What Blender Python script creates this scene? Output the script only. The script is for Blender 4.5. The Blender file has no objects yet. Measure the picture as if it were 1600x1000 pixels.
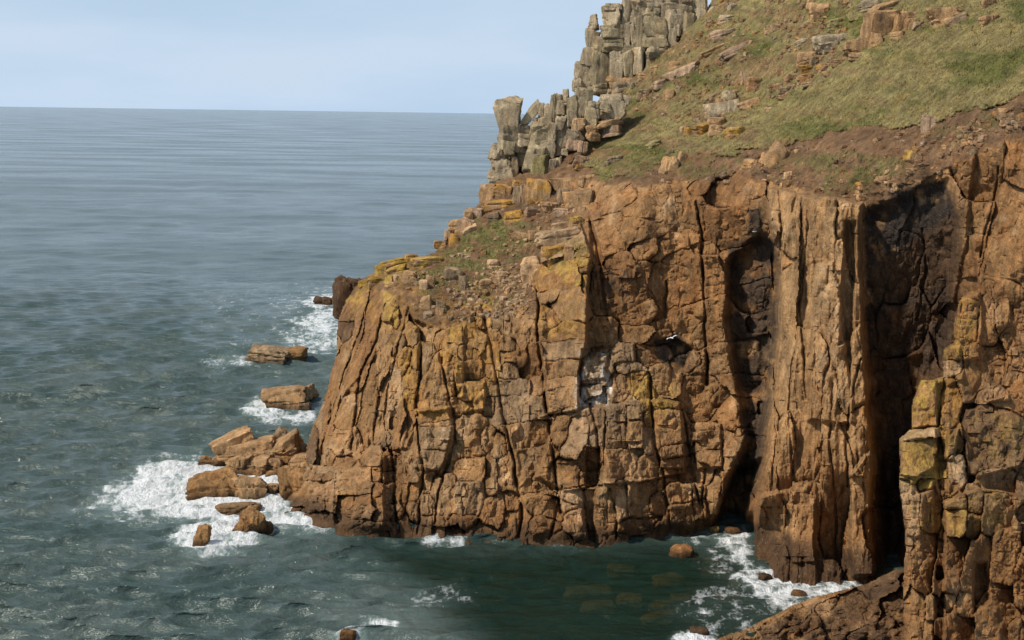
import bpy, math, random
import numpy as np
from mathutils import Matrix, Vector

# ------------------------------------------------------------------ camera, sky, sun, exposure
H = 50.0                     # station height above the sea, metres
FPX = 2222.0                 # focal length in pixels of a 1600 x 1000 frame
PITCH = math.radians(-8.28)
ROLL = math.radians(0.81)
SUN_EL = math.radians(46)
SUN_DIR = Vector((-0.87, -0.50, 0)).normalized()      # horizontal direction towards the sun

scn = bpy.context.scene
col = scn.collection
fwd = Vector((0, math.cos(PITCH), math.sin(PITCH)))
right = Vector((1, 0, 0))
up = right.cross(fwd)
cr, sr = math.cos(ROLL), math.sin(ROLL)
right, up = right * cr + up * sr, up * cr - right * sr
CAM = Vector((0, 0, H))
cam_d = bpy.data.cameras.new('camera')
cam = bpy.data.objects.new('camera', cam_d)
col.objects.link(cam)
cam_d.sensor_width = 36.0
cam_d.lens = 36.0 * FPX / 1600.0
cam_d.clip_start = 0.5
cam_d.clip_end = 200000
m = Matrix((right, up, -fwd)).transposed().to_4x4()
m.translation = CAM
cam.matrix_world = m
scn.camera = cam

world = bpy.data.worlds.new('World')
scn.world = world
world.use_nodes = True
wn = world.node_tree.nodes
wl = world.node_tree.links
bg = wn['Background']
sky = wn.new('ShaderNodeTexSky')
sky.sky_type = 'NISHITA'
sky.sun_disc = False
sky.sun_elevation = SUN_EL
sky.sun_rotation = math.atan2(SUN_DIR.x, SUN_DIR.y)
sky.altitude = 50
sky.air_density = 1.0
sky.dust_density = 1.2
sky.ozone_density = 1.5
# a veil of thin high cloud over a hazy horizon, the same all the way round
tc = wn.new('ShaderNodeTexCoord')
mp = wn.new('ShaderNodeMapping'); mp.inputs['Scale'].default_value = (2.2, 2.2, 11.0); mp.inputs['Location'].default_value = (0.3, 0.2, 0.45)
cn = wn.new('ShaderNodeTexNoise'); cn.inputs['Scale'].default_value = 1.6; cn.inputs['Detail'].default_value = 5
sp_ = wn.new('ShaderNodeSeparateXYZ')
hz = wn.new('ShaderNodeMapRange'); hz.inputs['From Min'].default_value = 0.0; hz.inputs['From Max'].default_value = 0.7
hz.inputs['To Min'].default_value = 0.97; hz.inputs['To Max'].default_value = 0.30
crp = wn.new('ShaderNodeMapRange'); crp.inputs['From Min'].default_value = 0.3; crp.inputs['From Max'].default_value = 0.75
crp.inputs['To Min'].default_value = -0.12; crp.inputs['To Max'].default_value = 0.14
ads = wn.new('ShaderNodeMath'); ads.operation = 'ADD'; ads.use_clamp = True
mx = wn.new('ShaderNodeMix'); mx.data_type = 'RGBA'
cmx = wn.new('ShaderNodeMix'); cmx.data_type = 'RGBA'
cmx.inputs['A'].default_value = (6.6, 8.7, 11.2, 1); cmx.inputs['B'].default_value = (7.4, 8.8, 10.6, 1)
cst = wn.new('ShaderNodeMapRange'); cst.inputs['From Min'].default_value = 0.38; cst.inputs['From Max'].default_value = 0.68
wl.new(tc.outputs['Generated'], mp.inputs['Vector']); wl.new(mp.outputs[0], cn.inputs['Vector'])
wl.new(tc.outputs['Generated'], sp_.inputs[0]); wl.new(sp_.outputs['Z'], hz.inputs['Value'])
wl.new(cn.outputs['Fac'], crp.inputs['Value']); wl.new(hz.outputs[0], ads.inputs[0]); wl.new(crp.outputs[0], ads.inputs[1])
wl.new(ads.outputs[0], mx.inputs['Factor']); wl.new(cn.outputs['Fac'], cst.inputs['Value']); wl.new(cst.outputs[0], cmx.inputs['Factor'])
wl.new(sky.outputs[0], mx.inputs['A']); wl.new(cmx.outputs['Result'], mx.inputs['B']); wl.new(mx.outputs['Result'], bg.inputs['Color'])
bg.inputs['Strength'].default_value = 0.081

sd = bpy.data.lights.new('sun', 'SUN')
sun = bpy.data.objects.new('sun', sd)
col.objects.link(sun)
sd.energy = 4.5
sd.angle = math.radians(2.5)
sd.color = (1.0, 0.93, 0.82)
to_sun = (SUN_DIR * math.cos(SUN_EL) + Vector((0, 0, math.sin(SUN_EL)))).normalized()
sun.rotation_euler = to_sun.to_track_quat('Z', 'Y').to_euler()
sun.location = (-60, -40, 120)

scn.view_settings.view_transform = 'Standard'
scn.view_settings.look = 'None'
scn.view_settings.exposure = 0.0
scn.view_settings.gamma = 1.0
scn.view_settings.use_curve_mapping = False
scn.cycles.max_bounces = 4
scn.cycles.diffuse_bounces = 2
scn.cycles.glossy_bounces = 2
scn.cycles.transparent_max_bounces = 4
scn.cycles.caustics_reflective = False
scn.cycles.caustics_refractive = False
scn.cycles.use_adaptive_sampling = True

# ------------------------------------------------------------------ survey maths
RNG = np.random.default_rng(7)
R3 = np.array([right, up, -fwd])          # rows

def rays(px, py):
    """world ray of a sighting, scaled so that its y component is 1"""
    px = np.asarray(px, float); py = np.asarray(py, float)
    c = np.stack([(px - 800) / FPX, -(py - 500) / FPX, -np.ones_like(px)], -1)
    w = c @ R3
    return w / w[..., 1:2]

def pt(px, py, Y):
    """world point at ground distance Y along a sighting"""
    return rays(px, py) * np.asarray(Y, float)[..., None] + np.array([0, 0, H])

def seaY(px, py, z=0.0):
    r = rays(px, py)
    return (z - H) / r[..., 2]

def project(P):
    d = P - np.array([0, 0, H])
    c = d @ R3.T
    return 800 - FPX * c[..., 0] / c[..., 2], 500 + FPX * c[..., 1] / c[..., 2]

def smooth(a, b, x):
    t = np.clip((x - a) / (b - a + 1e-12), 0, 1)
    return t * t * (3 - 2 * t)

_perm = np.random.default_rng(3).random((256, 256)).astype(np.float32)
_pf = _perm.ravel()
def vnoise(x, y):
    x = np.asarray(x, np.float32); y = np.asarray(y, np.float32)
    xf = np.floor(x); yf = np.floor(y)
    fx = x - xf; fy = y - yf
    xi = xf.astype(np.int32) & 255; yi = yf.astype(np.int32) & 255
    fx = fx * fx * (3 - 2 * fx); fy = fy * fy * (3 - 2 * fy)
    x1 = ((xi + 1) & 255) << 8; y1 = (yi + 1) & 255; xi = xi << 8
    a = _pf[xi + yi]; b = _pf[x1 + yi]; c = _pf[xi + y1]; d = _pf[x1 + y1]
    a = a + (b - a) * fx; c = c + (d - c) * fx
    return a + (c - a) * fy

def fbm(x, y, oct=5, gain=0.5):
    x = np.asarray(x, np.float32); y = np.asarray(y, np.float32)
    s = np.zeros_like(x); a = 1.0; t = 0.0
    for k in range(oct):
        s += a * (vnoise(x * 2 ** k + 17.3 * k, y * 2 ** k - 9.1 * k) - 0.5) * 2
        t += a; a *= gain
    return s / t

def poly_sd(X, Y, poly):
    """signed distance to a polygon, positive inside"""
    P = np.array(poly, float)
    ins = np.zeros(X.shape, bool); d = np.full(X.shape, 1e9)
    n = len(P)
    for i in range(n):
        x0, y0 = P[i]; x1, y1 = P[(i + 1) % n]
        if y0 != y1:
            c = ((y0 > Y) != (y1 > Y)) & (X < (x1 - x0) * (Y - y0) / (y1 - y0) + x0)
            ins ^= c
        dx, dy = x1 - x0, y1 - y0
        t = np.clip(((X - x0) * dx + (Y - y0) * dy) / (dx * dx + dy * dy + 1e-9), 0, 1)
        d = np.minimum(d, (X - x0 - t * dx) ** 2 + (Y - y0 - t * dy) ** 2)
    d = np.sqrt(d)
    return np.where(ins, d, -d)

def tps(ctrl, X, Y):
    """thin plate surface through (x, y, distance) survey points; distance None means sea level"""
    P = np.array([(a, b) for a, b, c in ctrl], float) / 400.0
    v = np.array([seaY(a, b) if c is None else c for a, b, c in ctrl], float)
    n = len(P)
    def k(r2): return np.where(r2 > 0, 0.5 * r2 * np.log(r2 + 1e-20), 0)
    K = k(((P[:, None] - P[None]) ** 2).sum(-1)) + np.eye(n) * 0.004
    Q = np.concatenate([np.ones((n, 1)), P], 1)
    A = np.block([[K, Q], [Q.T, np.zeros((3, 3))]])
    w = np.linalg.solve(A, np.concatenate([v, np.zeros(3)]))
    x = X / 400.0; y = Y / 400.0
    out = w[n] + w[n + 1] * x + w[n + 2] * y
    for i in range(n):
        out = out + w[i] * k((x - P[i, 0]) ** 2 + (y - P[i, 1]) ** 2)
    return out

# ------------------------------------------------------------------ meshes and objects
def mesh_np(name, V, F, colors=None, normals=None, smooth_sh=True):
    V = np.asarray(V, np.float32); F = np.asarray(F, np.int32)
    me = bpy.data.meshes.new(name)
    k = F.shape[1]
    me.vertices.add(len(V)); me.vertices.foreach_set('co', V.ravel())
    me.loops.add(F.size); me.loops.foreach_set('vertex_index', F.ravel())
    me.polygons.add(len(F))
    me.polygons.foreach_set('loop_start', np.arange(0, F.size, k, dtype=np.int32))
    me.polygons.foreach_set('use_smooth', np.full(len(F), smooth_sh))
    me.update(calc_edges=True)
    if colors is not None:
        for nm, c in colors.items():
            if c.ndim == 2:
                at = me.color_attributes.new(nm, 'FLOAT_COLOR', 'POINT')
                c4 = np.concatenate([c, np.ones((len(c), 1))], 1).astype(np.float32)
                at.data.foreach_set('color', c4.ravel())
            else:
                at = me.attributes.new(nm, 'FLOAT', 'POINT')
                at.data.foreach_set('value', c.astype(np.float32))
    if normals is not None:
        me.normals_split_custom_set_from_vertices(np.asarray(normals, np.float32))
    return me

def link(name, me, mat=None, parent=None, loc=None):
    o = bpy.data.objects.new(name, me)
    col.objects.link(o)
    if me is not None and mat is not None and not me.materials:
        me.materials.append(mat)
    if loc is not None:
        o.location = loc
    if parent is not None:
        o.parent = parent
    return o

def tag(o, label=None, cat=None, group=None, kind=None):
    if label: o['label'] = label
    if cat: o['category'] = cat
    if group: o['group'] = group
    if kind: o['kind'] = kind
    return o

# ------------------------------------------------------------------ materials
def nt(mat):
    mat.use_nodes = True
    return mat.node_tree.nodes, mat.node_tree.links

def rock_material(name, rough=0.92, bump=0.35, spots=0.35, streak=0.0):
    """colour comes from the 'col' attribute, varied by grain, mottling, pale lichen flecks and fine cracks"""
    mt = bpy.data.materials.new(name)
    n, l = nt(mt)
    bs = n['Principled BSDF']; bs.inputs['Roughness'].default_value = rough
    bs.inputs['Specular IOR Level'].default_value = 0.25
    at = n.new('ShaderNodeAttribute'); at.attribute_name = 'col'
    geo = n.new('ShaderNodeNewGeometry')
    def noise(scale, det, rgh=0.6, vec=None):
        t = n.new('ShaderNodeTexNoise'); t.inputs['Scale'].default_value = scale; t.inputs['Detail'].default_value = det
        t.inputs['Roughness'].default_value = rgh
        l.new(vec or geo.outputs['Position'], t.inputs['Vector']); return t
    def rng(src, a, b, c, d):
        r = n.new('ShaderNodeMapRange'); l.new(src, r.inputs['Value'])
        for i, v in zip(('From Min', 'From Max', 'To Min', 'To Max'), (a, b, c, d)): r.inputs[i].default_value = v
        return r.outputs[0]
    def mixc(fac, A, B, mode='MIX'):
        x = n.new('ShaderNodeMix'); x.data_type = 'RGBA'; x.blend_type = mode
        if isinstance(fac, float): x.inputs['Factor'].default_value = fac
        else: l.new(fac, x.inputs['Factor'])
        for i, s in (('A', A), ('B', B)):
            if isinstance(s, tuple): x.inputs[i].default_value = s
            else: l.new(s, x.inputs[i])
        return x.outputs['Result']
    sx = n.new('ShaderNodeMapping'); sx.inputs['Scale'].default_value = (1, 1, 0.22); l.new(geo.outputs['Position'], sx.inputs['Vector'])
    big = noise(0.35, 3); mid = noise(1.3, 4, vec=sx.outputs[0]); fine = noise(5.5, 4, 0.72)
    v1 = rng(big.outputs['Fac'], 0.3, 0.7, 0.72, 1.28)
    v2 = rng(mid.outputs['Fac'], 0.28, 0.72, 0.55, 1.45)
    v3 = rng(fine.outputs['Fac'], 0.28, 0.72, 0.58, 1.42)
    def mul(a, b):
        t = n.new('ShaderNodeMath'); t.operation = 'MULTIPLY'; l.new(a, t.inputs[0]); l.new(b, t.inputs[1]); return t.outputs[0]
    v = mul(mul(v1, v2), v3)
    sc = n.new('ShaderNodeVectorMath'); sc.operation = 'SCALE'; l.new(at.outputs['Color'], sc.inputs[0]); l.new(v, sc.inputs['Scale'])
    c = sc.outputs[0]
    # iron staining
    st = noise(0.55, 3, vec=sx.outputs[0])
    c = mixc(rng(st.outputs['Fac'], 0.52, 0.72, 0.0, 0.55), c, mixc(1.0, c, (1.10, 0.87, 0.60, 1), 'MULTIPLY'))
    # pale flecks
    fl = noise(2.6, 4, 0.8)
    c = mixc(rng(fl.outputs['Fac'], 0.60, 0.72, 0.0, spots), c, (0.50, 0.46, 0.36, 1))
    l.new(c, bs.inputs['Base Color'])
    ad = n.new('ShaderNodeMath'); ad.operation = 'MULTIPLY_ADD'
    l.new(fine.outputs['Fac'], ad.inputs[0]); ad.inputs[1].default_value = 0.7
    l.new(mid.outputs['Fac'], ad.inputs[2])
    bp = n.new('ShaderNodeBump'); bp.inputs['Strength'].default_value = bump * 2; bp.inputs['Distance'].default_value = 0.5
    l.new(ad.outputs[0], bp.inputs['Height']); l.new(bp.outputs[0], bs.inputs['Normal'])
    return mt

M_ROCK = rock_material('granite')
M_TOR = rock_material('lichened_granite', spots=0.6)
M_SOIL = rock_material('turf_and_soil', rough=1.0, bump=0.5, spots=0.1)

def plain_material(name, c, rough=0.6):
    mt = bpy.data.materials.new(name); n, l = nt(mt)
    bs = n['Principled BSDF']; bs.inputs['Roughness'].default_value = rough
    geo = n.new('ShaderNodeNewGeometry'); t = n.new('ShaderNodeTexNoise'); t.inputs['Scale'].default_value = 8
    l.new(geo.outputs['Position'], t.inputs['Vector'])
    x = n.new('ShaderNodeMix'); x.data_type = 'RGBA'; x.inputs['A'].default_value = tuple(v * 0.8 for v in c) + (1,); x.inputs['B'].default_value = tuple(c) + (1,)
    l.new(t.outputs['Fac'], x.inputs['Factor']); l.new(x.outputs['Result'], bs.inputs['Base Color'])
    return mt
M_FEATHER = plain_material('white_feather', (0.85, 0.85, 0.84))
M_WING = plain_material('grey_feather', (0.55, 0.57, 0.60))
M_BILL = plain_material('yellow_bill', (0.7, 0.45, 0.05))

# rock colours, real albedo
CO = dict(
    b=(0.262, 0.141, 0.055),   # brown granite
    t=(0.330, 0.200, 0.096),   # tan
    g=(0.255, 0.175, 0.100),   # grey brown
    l=(0.400, 0.262, 0.142),   # pale
    o=(0.350, 0.185, 0.042),   # orange lichen
    y=(0.345, 0.215, 0.045),   # yellow lichen
    r=(0.230, 0.108, 0.038),   # rusty
    d=(0.085, 0.046, 0.022),   # dark
    k=(0.030, 0.024, 0.020),   # black stain, also painted shade low on the recessed wall
    w=(0.620, 0.590, 0.530),   # guano
    G=(0.345, 0.268, 0.168),   # tor grey
    H=(0.300, 0.236, 0.138),   # tor green grey
    p=(0.330, 0.218, 0.135),   # pink
    a=(0.360, 0.210, 0.092),   # amber face
    s=(0.205, 0.118, 0.060),   # soil
    m=(0.112, 0.112, 0.030),   # green turf
    M=(0.225, 0.182, 0.074),   # dry turf
)
CO = {k: np.array(v) for k, v in CO.items()}

# ------------------------------------------------------------------ jointed rock: paints blocks into a face
class Face:
    """A rock face surveyed on a regular grid of sightings; holds distance, block ids, colours."""
    def __init__(s, x0, y0, x1, y1, step):
        s.step = step
        s.xs = np.arange(x0, x1 + step, step, dtype=float); s.ys = np.arange(y0, y1 + step, step, dtype=float)
        s.X, s.Y = np.meshgrid(s.xs, s.ys)
        s.x0, s.y0 = x0, y0
        sh = s.X.shape
        wx = 4.0 * fbm(s.X / 60, s.Y / 60, 2) + 2.0 * fbm(s.X / 11, s.Y / 11, 3, .6); wy = 4.0 * fbm(s.X / 60 + 50, s.Y / 60 + 9, 2) + 2.0 * fbm(s.X / 11 + 31, s.Y / 11, 3, .6)
        s.WX, s.WY = s.X + wx, s.Y + wy
        s.off = np.zeros(sh)
        s.col = np.tile(CO['b'], sh + (1,)).astype(float)
        s.cell = np.full(sh, -1)
    def window(s, x, y, r):
        i0 = max(0, int((x - r - s.x0) / s.step)); i1 = min(len(s.xs), int((x + r - s.x0) / s.step) + 2)
        j0 = max(0, int((y - r - s.y0) / s.step)); j1 = min(len(s.ys), int((y + r - s.y0) / s.step) + 2)
        return slice(j0, j1), slice(i0, i1)
    def cells(s, seeds, reach=4.5):
        """seeds: x, y, half width, half height, lean in degrees (top to the right positive)"""
        d1 = np.full(s.X.shape, 1e9); d2 = d1.copy(); idx = np.full(s.X.shape, -1); hm = np.ones(s.X.shape)
        for k, (x, y, hw, hh, a) in enumerate(seeds):
            w = s.window(x, y, reach * max(hw, hh))
            if w[0].stop <= w[0].start or w[1].stop <= w[1].start: continue
            dx = s.WX[w] - x; dy = s.WY[w] - y
            ca, sa = math.cos(math.radians(a)), math.sin(math.radians(a))
            u = (dx * ca + dy * sa) / hw; v = (-dx * sa + dy * ca) / hh
            d = (u ** 4 + v ** 4) ** 0.25
            nearer = d < d1[w]
            d2[w] = np.where(nearer, d1[w], np.minimum(d2[w], d))
            d1[w] = np.where(nearer, d, d1[w]); idx[w] = np.where(nearer, k, idx[w])
            hm[w] = np.where(nearer, min(hw, hh), hm[w])
        e = np.clip((d2 - d1), 0, 4) * 0.5 * hm
        return d1, e, idx
    def box(s, poly, m):
        P = np.array(poly, float); (bx0, by0), (bx1, by1) = P.min(0) - m, P.max(0) + m
        i0 = int(np.clip((bx0 - s.x0) / s.step, 0, len(s.xs))); i1 = int(np.clip((bx1 - s.x0) / s.step + 2, 0, len(s.xs)))
        j0 = int(np.clip((by0 - s.y0) / s.step, 0, len(s.ys))); j1 = int(np.clip((by1 - s.y0) / s.step + 2, 0, len(s.ys)))
        return slice(j0, j1), slice(i0, i1)
    def mask(s, poly, feather=4.0, warp=True):
        w = s.box(poly, feather + 8)
        out = np.zeros(s.X.shape)
        X, Y = (s.WX, s.WY) if warp else (s.X, s.Y)
        out[w] = smooth(-feather, feather, poly_sd(X[w], Y[w], poly))
        return out
    def paint(s, poly, c, amount=1.0, feather=6.0, breakup=0.0, bscale=14, ys=1.0):
        w = s.box(poly, feather + 8)
        mk = smooth(-feather, feather, poly_sd(s.WX[w], s.WY[w], poly))
        if breakup > 0:
            mk = mk * smooth(breakup - 0.22, breakup + 0.22, 0.5 + 0.9 * fbm(s.X[w] / bscale, s.Y[w] / (bscale * ys), 4, .6))
        mk = (mk * amount)[..., None]
        s.col[w] = s.col[w] * (1 - mk) + CO[c] * mk
    def groove(s, line, depth, width):
        """an open joint along a line"""
        w = s.box(line, 4 * width + 10)
        d = np.full(s.X[w].shape, 1e9)
        for (x0, y0), (x1, y1) in zip(line[:-1], line[1:]):
            dx, dy = x1 - x0, y1 - y0
            t = np.clip(((s.WX[w] - x0) * dx + (s.WY[w] - y0) * dy) / (dx * dx + dy * dy + 1e-9), 0, 1)
            d = np.minimum(d, np.hypot(s.WX[w] - x0 - t * dx, s.WY[w] - y0 - t * dy))
        s.off[w] -= depth * np.exp(-(d / width) ** 2) * (0.6 + 0.8 * smooth(-.5, .5, fbm(s.X[w] / 25, s.Y[w] / 25, 2)))
    def facets(s, seeds, amp, tilt, rng):
        """angular chipped relief: the upper envelope of tilted planes"""
        h = np.full(s.X.shape, -9.0)
        for (x, y, hw, hh, a) in seeds:
            w = s.window(x, y, 2.0 * max(hw, hh))
            if w[0].stop <= w[0].start or w[1].stop <= w[1].start: continue
            dx = s.WX[w] - x; dy = s.WY[w] - y
            ca, sa = math.cos(math.radians(a)), math.sin(math.radians(a))
            u = (dx * ca + dy * sa) / hw; v = (-dx * sa + dy * ca) / hh
            g = rng.normal(0, tilt, 2)
            p = rng.normal(0, .35) * amp + amp * (g[0] * u + g[1] * v) - amp * 2.2 * np.maximum(0, np.maximum(np.abs(u), np.abs(v)) - .7)
            h[w] = np.maximum(h[w], p)
        return np.clip(h, -2.2 * amp, 3 * amp)
    def ellipse(s, x, y, rx, ry, c, amount=1.0, a=0):
        th = np.linspace(0, 2 * np.pi, 14)[:-1]
        ca, sa = math.cos(math.radians(a)), math.sin(math.radians(a))
        s.paint([(x + rx * math.cos(t) * ca - ry * math.sin(t) * sa, y + rx * math.cos(t) * sa + ry * math.sin(t) * ca) for t in th], c, amount, 0.4 * min(rx, ry) + 2)

def fill_seeds(zones, hand, rng, tries=5000):
    """random block centres for the zones, kept clear of the ones placed by hand"""
    out = []
    for z in zones:
        P = np.array(z['poly'], float)
        bx0, by0 = P.min(0); bx1, by1 = P.max(0)
        area = (bx1 - bx0) * (by1 - by0)
        n = int(min(tries, area / (z['hw'][0] * z['hh'][0]) * 3))
        cx = rng.uniform(bx0, bx1, n); cy = rng.uniform(by0, by1, n)
        ok = poly_sd(cx, cy, z['poly']) > 0
        cx, cy = cx[ok], cy[ok]; n = len(cx)
        k = rng.random(n) ** 1.6
        hw = z['hw'][0] + (z['hw'][1] - z['hw'][0]) * k * rng.uniform(.6, 1.2, n); hh = z['hh'][0] + (z['hh'][1] - z['hh'][0]) * k * rng.uniform(.6, 1.3, n)
        aa = z['a'] + rng.normal(0, z.get('ja', 5), n)
        if hand:
            Hn = np.array([h[:5] for h in hand], float)
            dd = np.maximum(np.abs(cx[:, None] - Hn[:, 0]) / (Hn[:, 2] + hw[:, None] * 0.7), np.abs(cy[:, None] - Hn[:, 1]) / (Hn[:, 3] + hh[:, None] * 0.7)).min(1)
            good = dd >= 1
            cx, cy, hw, hh, aa = cx[good], cy[good], hw[good], hh[good], aa[good]
        ca, sa = math.cos(math.radians(z['a'])), math.sin(math.radians(z['a']))
        U = cx * ca + cy * sa; W = -cx * sa + cy * ca
        alive = np.ones(len(cx), bool); acc = []
        for i in np.argsort(-hw * hh + rng.normal(0, 1, len(cx)) * (hw * hh).mean() * .7):
            if not alive[i]: continue
            acc.append((cx[i], cy[i], hw[i], hh[i], aa[i]))
            alive &= np.maximum(np.abs(U - U[i]) / (hw + hw[i]), np.abs(W - W[i]) / (hh + hh[i])) >= 0.84
        for q in acc:
            out.append(q + (rng.normal(0, z.get('off', 0.4)), rng.choice(list(z['c'])), z.get('tilt', 0.02)))
    return out

# ------------------------------------------------------------------ the headland, the ribbed cliff and the hillside
LIP = [(900, 288), (940, 285), (1010, 290), (1090, 285), (1150, 272), (1195, 283), (1250, 298), (1330, 318), (1365, 312), (1450, 285), (1500, 255), (1560, 225), (1740, 185)]
HILL = LIP + [(1740, -80), (1090, -80), (760, 280), (770, 300)]
SHOULDER = [(545, 462), (575, 428), (610, 408), (685, 388), (715, 345), (765, 300), (900, 288), (925, 335), (905, 345), (850, 385), (838, 440), (830, 490), (805, 478), (770, 462), (742, 478), (735, 510), (715, 500), (690, 512), (650, 505), (628, 480), (600, 452), (570, 452)]
TURF = [(900, 255), (945, 195), (980, 140), (1010, 85), (1085, 15), (1120, -80), (1740, -80), (1740, 95), (1600, 140), (1520, 165), (1450, 190), (1400, 196), (1330, 198), (1260, 213), (1200, 223), (1130, 236), (1040, 250), (955, 275)]
RIB = [(1196, 292), (1345, 318), (1342, 420), (1348, 520), (1362, 700), (1360, 800), (1372, 935), (1140, 935), (1158, 850), (1165, 800), (1185, 700), (1205, 560), (1214, 420)]
OUTLINE = [(430, 800), (466, 765), (478, 700), (495, 655), (514, 600), (525, 545), (527, 500), (540, 468), (565, 436), (600, 413), (640, 407), (680, 394), (712, 352), (740, 325), (765, 305), (772, 287), (830, 264), (880, 218), (930, 165), (1000, 112), (1060, 60), (1105, 10), (1140, -70),
           (1740, -70), (1740, 960), (1400, 960), (1150, 930), (1140, 880), (1060, 880), (890, 890), (700, 880), (580, 872), (500, 858), (440, 830)]

CTRL = [(440, 790, None), (490, 812, None), (520, 824, None), (580, 836, None), (640, 838, None), (700, 840, None), (800, 845, None), (890, 849, None), (980, 842, None), (1060, 832, None), (1140, 826, None), (1180, 826, None),
    (470, 730, 181), (490, 680, 185), (515, 590, 190), (528, 510, 194), (545, 465, 198), (600, 560, 183), (600, 700, 175), (700, 560, 178.5), (700, 700, 171), (850, 560, 176.5), (850, 700, 169), (1000, 700, 168), (1000, 560, 173), (1000, 420, 180), (1000, 330, 184), (1100, 420, 180.5), (1100, 330, 183), (1100, 560, 175.5), (1100, 700, 171),
    (610, 410, 202), (650, 415, 198), (720, 350, 204), (770, 302, 210), (620, 455, 190), (750, 450, 189), (700, 510, 183), (800, 400, 194), (850, 350, 198), (880, 400, 185), (860, 470, 180), (900, 300, 203), (830, 280, 209), (940, 280, 197), (1010, 286, 190), (1090, 280, 186.5), (1160, 270, 181), (1200, 240, 183), (1200, 285, 176),
    (850, 150, 236), (900, 200, 222), (950, 100, 242), (1000, 200, 210), (1000, 100, 228), (1000, 0, 247), (1100, 200, 200), (1100, 100, 216), (1100, 0, 233), (1200, 200, 191), (1200, 100, 205), (1200, 0, 221), (1300, 200, 178), (1300, 100, 192), (1300, 0, 207), (1400, 200, 168), (1400, 100, 181), (1400, 0, 196), (1500, 190, 158), (1500, 100, 171), (1500, 0, 186), (1600, 150, 151), (1600, 0, 177), (1720, 80, 150),
    (1300, 250, 170), (1400, 250, 161), (1280, 300, 168), (1340, 312, 164), (1400, 300, 159), (1450, 290, 156), (1280, 500, 164.5), (1280, 700, 159.5), (1200, 500, 170.5), (1190, 700, 164), (1170, 800, 161),
    (1220, 889, 156.5), (1290, 898, 154.5), (1340, 908, 152.5), (1340, 500, 162), (1350, 700, 157), (1420, 500, 161), (1480, 500, 160), (1420, 700, 160), (1400, 850, 158), (1480, 400, 156), (1550, 300, 149), (1600, 300, 145), (1550, 450, 146), (1600, 200, 148), (1720, 400, 138), (1560, 700, 150), (1700, 900, 140), (1500, 900, 152)]

STEP = 1.5
A = Face(420, -70, 1740, 960, STEP)
base = tps(CTRL, A.X, A.Y)

FEATURES = [  # outline, metres towards the viewer, feather in px
    ([(838, 440), (850, 385), (905, 345), (922, 405), (919, 500), (906, 560), (904, 640), (856, 648), (846, 520)], 2.6, 2.5),
    ([(921, 345), (940, 400), (965, 460), (985, 520), (915, 560), (921, 410)], -2.2, 4),
    ([(1140, 410), (1165, 385), (1190, 368), (1212, 380), (1216, 470), (1208, 600), (1196, 700), (1172, 860), (1122, 860), (1132, 760), (1168, 690), (1152, 600), (1138, 500)], -5.0, 9),
    ([(1150, 730), (1190, 720), (1175, 870), (1105, 870), (1118, 810)], -5.0, 6),
    ([(1172, 325), (1186, 325), (1190, 362), (1168, 362)], .5, 2),
    (RIB, 4.6, 4),
    ([(1275, 415), (1300, 408), (1312, 470), (1328, 600), (1336, 660), (1262, 660), (1268, 500)], 1.5, 4),
    ([(1322, 345), (1338, 345), (1331, 450), (1327, 530), (1311, 540), (1313, 450)], -2.0, 3),
    ([(1205, 405), (1216, 360), (1222, 360), (1216, 450), (1210, 470)], -1.5, 2),
    ([(1165, 800), (1185, 775), (1240, 765), (1275, 780), (1275, 930), (1150, 930)], 1.6, 4),
    ([(1232, 790), (1272, 786), (1272, 880), (1236, 880)], 0.9, 2),
    ([(1330, 740), (1360, 700), (1385, 760), (1385, 900), (1330, 900)], 2.2, 4),
    ([(1330, 520), (1352, 500), (1362, 600), (1350, 745), (1328, 745)], 1.4, 2.5),
    ([(1352, 330), (1480, 285), (1500, 360), (1490, 480), (1460, 580), (1420, 640), (1400, 900), (1372, 900), (1366, 700), (1352, 520)], -2.2, 12),
    ([(1375, 560), (1440, 560), (1425, 640), (1405, 700), (1405, 900), (1374, 900)], -1.0, 8),
    ([(1500, 250), (1525, 235), (1508, 380), (1488, 480), (1478, 470), (1492, 360)], 1.5, 4),
    ([(906, 545), (955, 540), (956, 600), (950, 632), (904, 632)], -.8, 2.5),
    ([(908, 562), (948, 556), (944, 592), (908, 594)], .9, 2),
    ([(872, 650), (905, 640), (1020, 624), (1062, 628), (1070, 740), (1000, 752), (940, 760), (880, 765), (838, 745)], 1.9, 3),
    ([(917, 700), (936, 700), (940, 762), (918, 762)], -2.6, 2),
    ([(820, 778), (905, 755), (1035, 745), (1100, 758), (1112, 880), (820, 890)], 1.3, 3),
    ([(912, 765), (930, 765), (926, 850), (914, 850)], -1.2, 2),
    ([(1085, 664), (1125, 662), (1128, 730), (1088, 735)], 1.4, 2.5),
    ([(520, 732), (575, 705), (602, 712), (604, 780), (600, 840), (520, 850)], 2.4, 3),
    ([(440, 742), (520, 732), (525, 850), (440, 850)], 1.6, 4),
    ([(1010, 540), (1050, 525), (1082, 545), (1085, 570), (1060, 580), (1030, 560)], -1.4, 4),
    ([(625, 520), (650, 510), (655, 640), (640, 700), (622, 700)], 0.9, 3),
    ([(663, 560), (695, 570), (700, 640), (655, 645)], 1.0, 3),
    ([(650, 640), (705, 635), (705, 690), (690, 740), (650, 730)], 1.2, 3),
    ([(714, 600), (757, 598), (757, 640), (720, 645)], 1.2, 3),
    ([(694, 508), (725, 508), (725, 620), (697, 620)], 1.0, 3),
    ([(455, 700), (484, 640), (500, 640), (490, 740), (455, 740)], 1.2, 4),
]
for poly, o, f in FEATURES:
    A.off += o * A.mask(poly, f)
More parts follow.
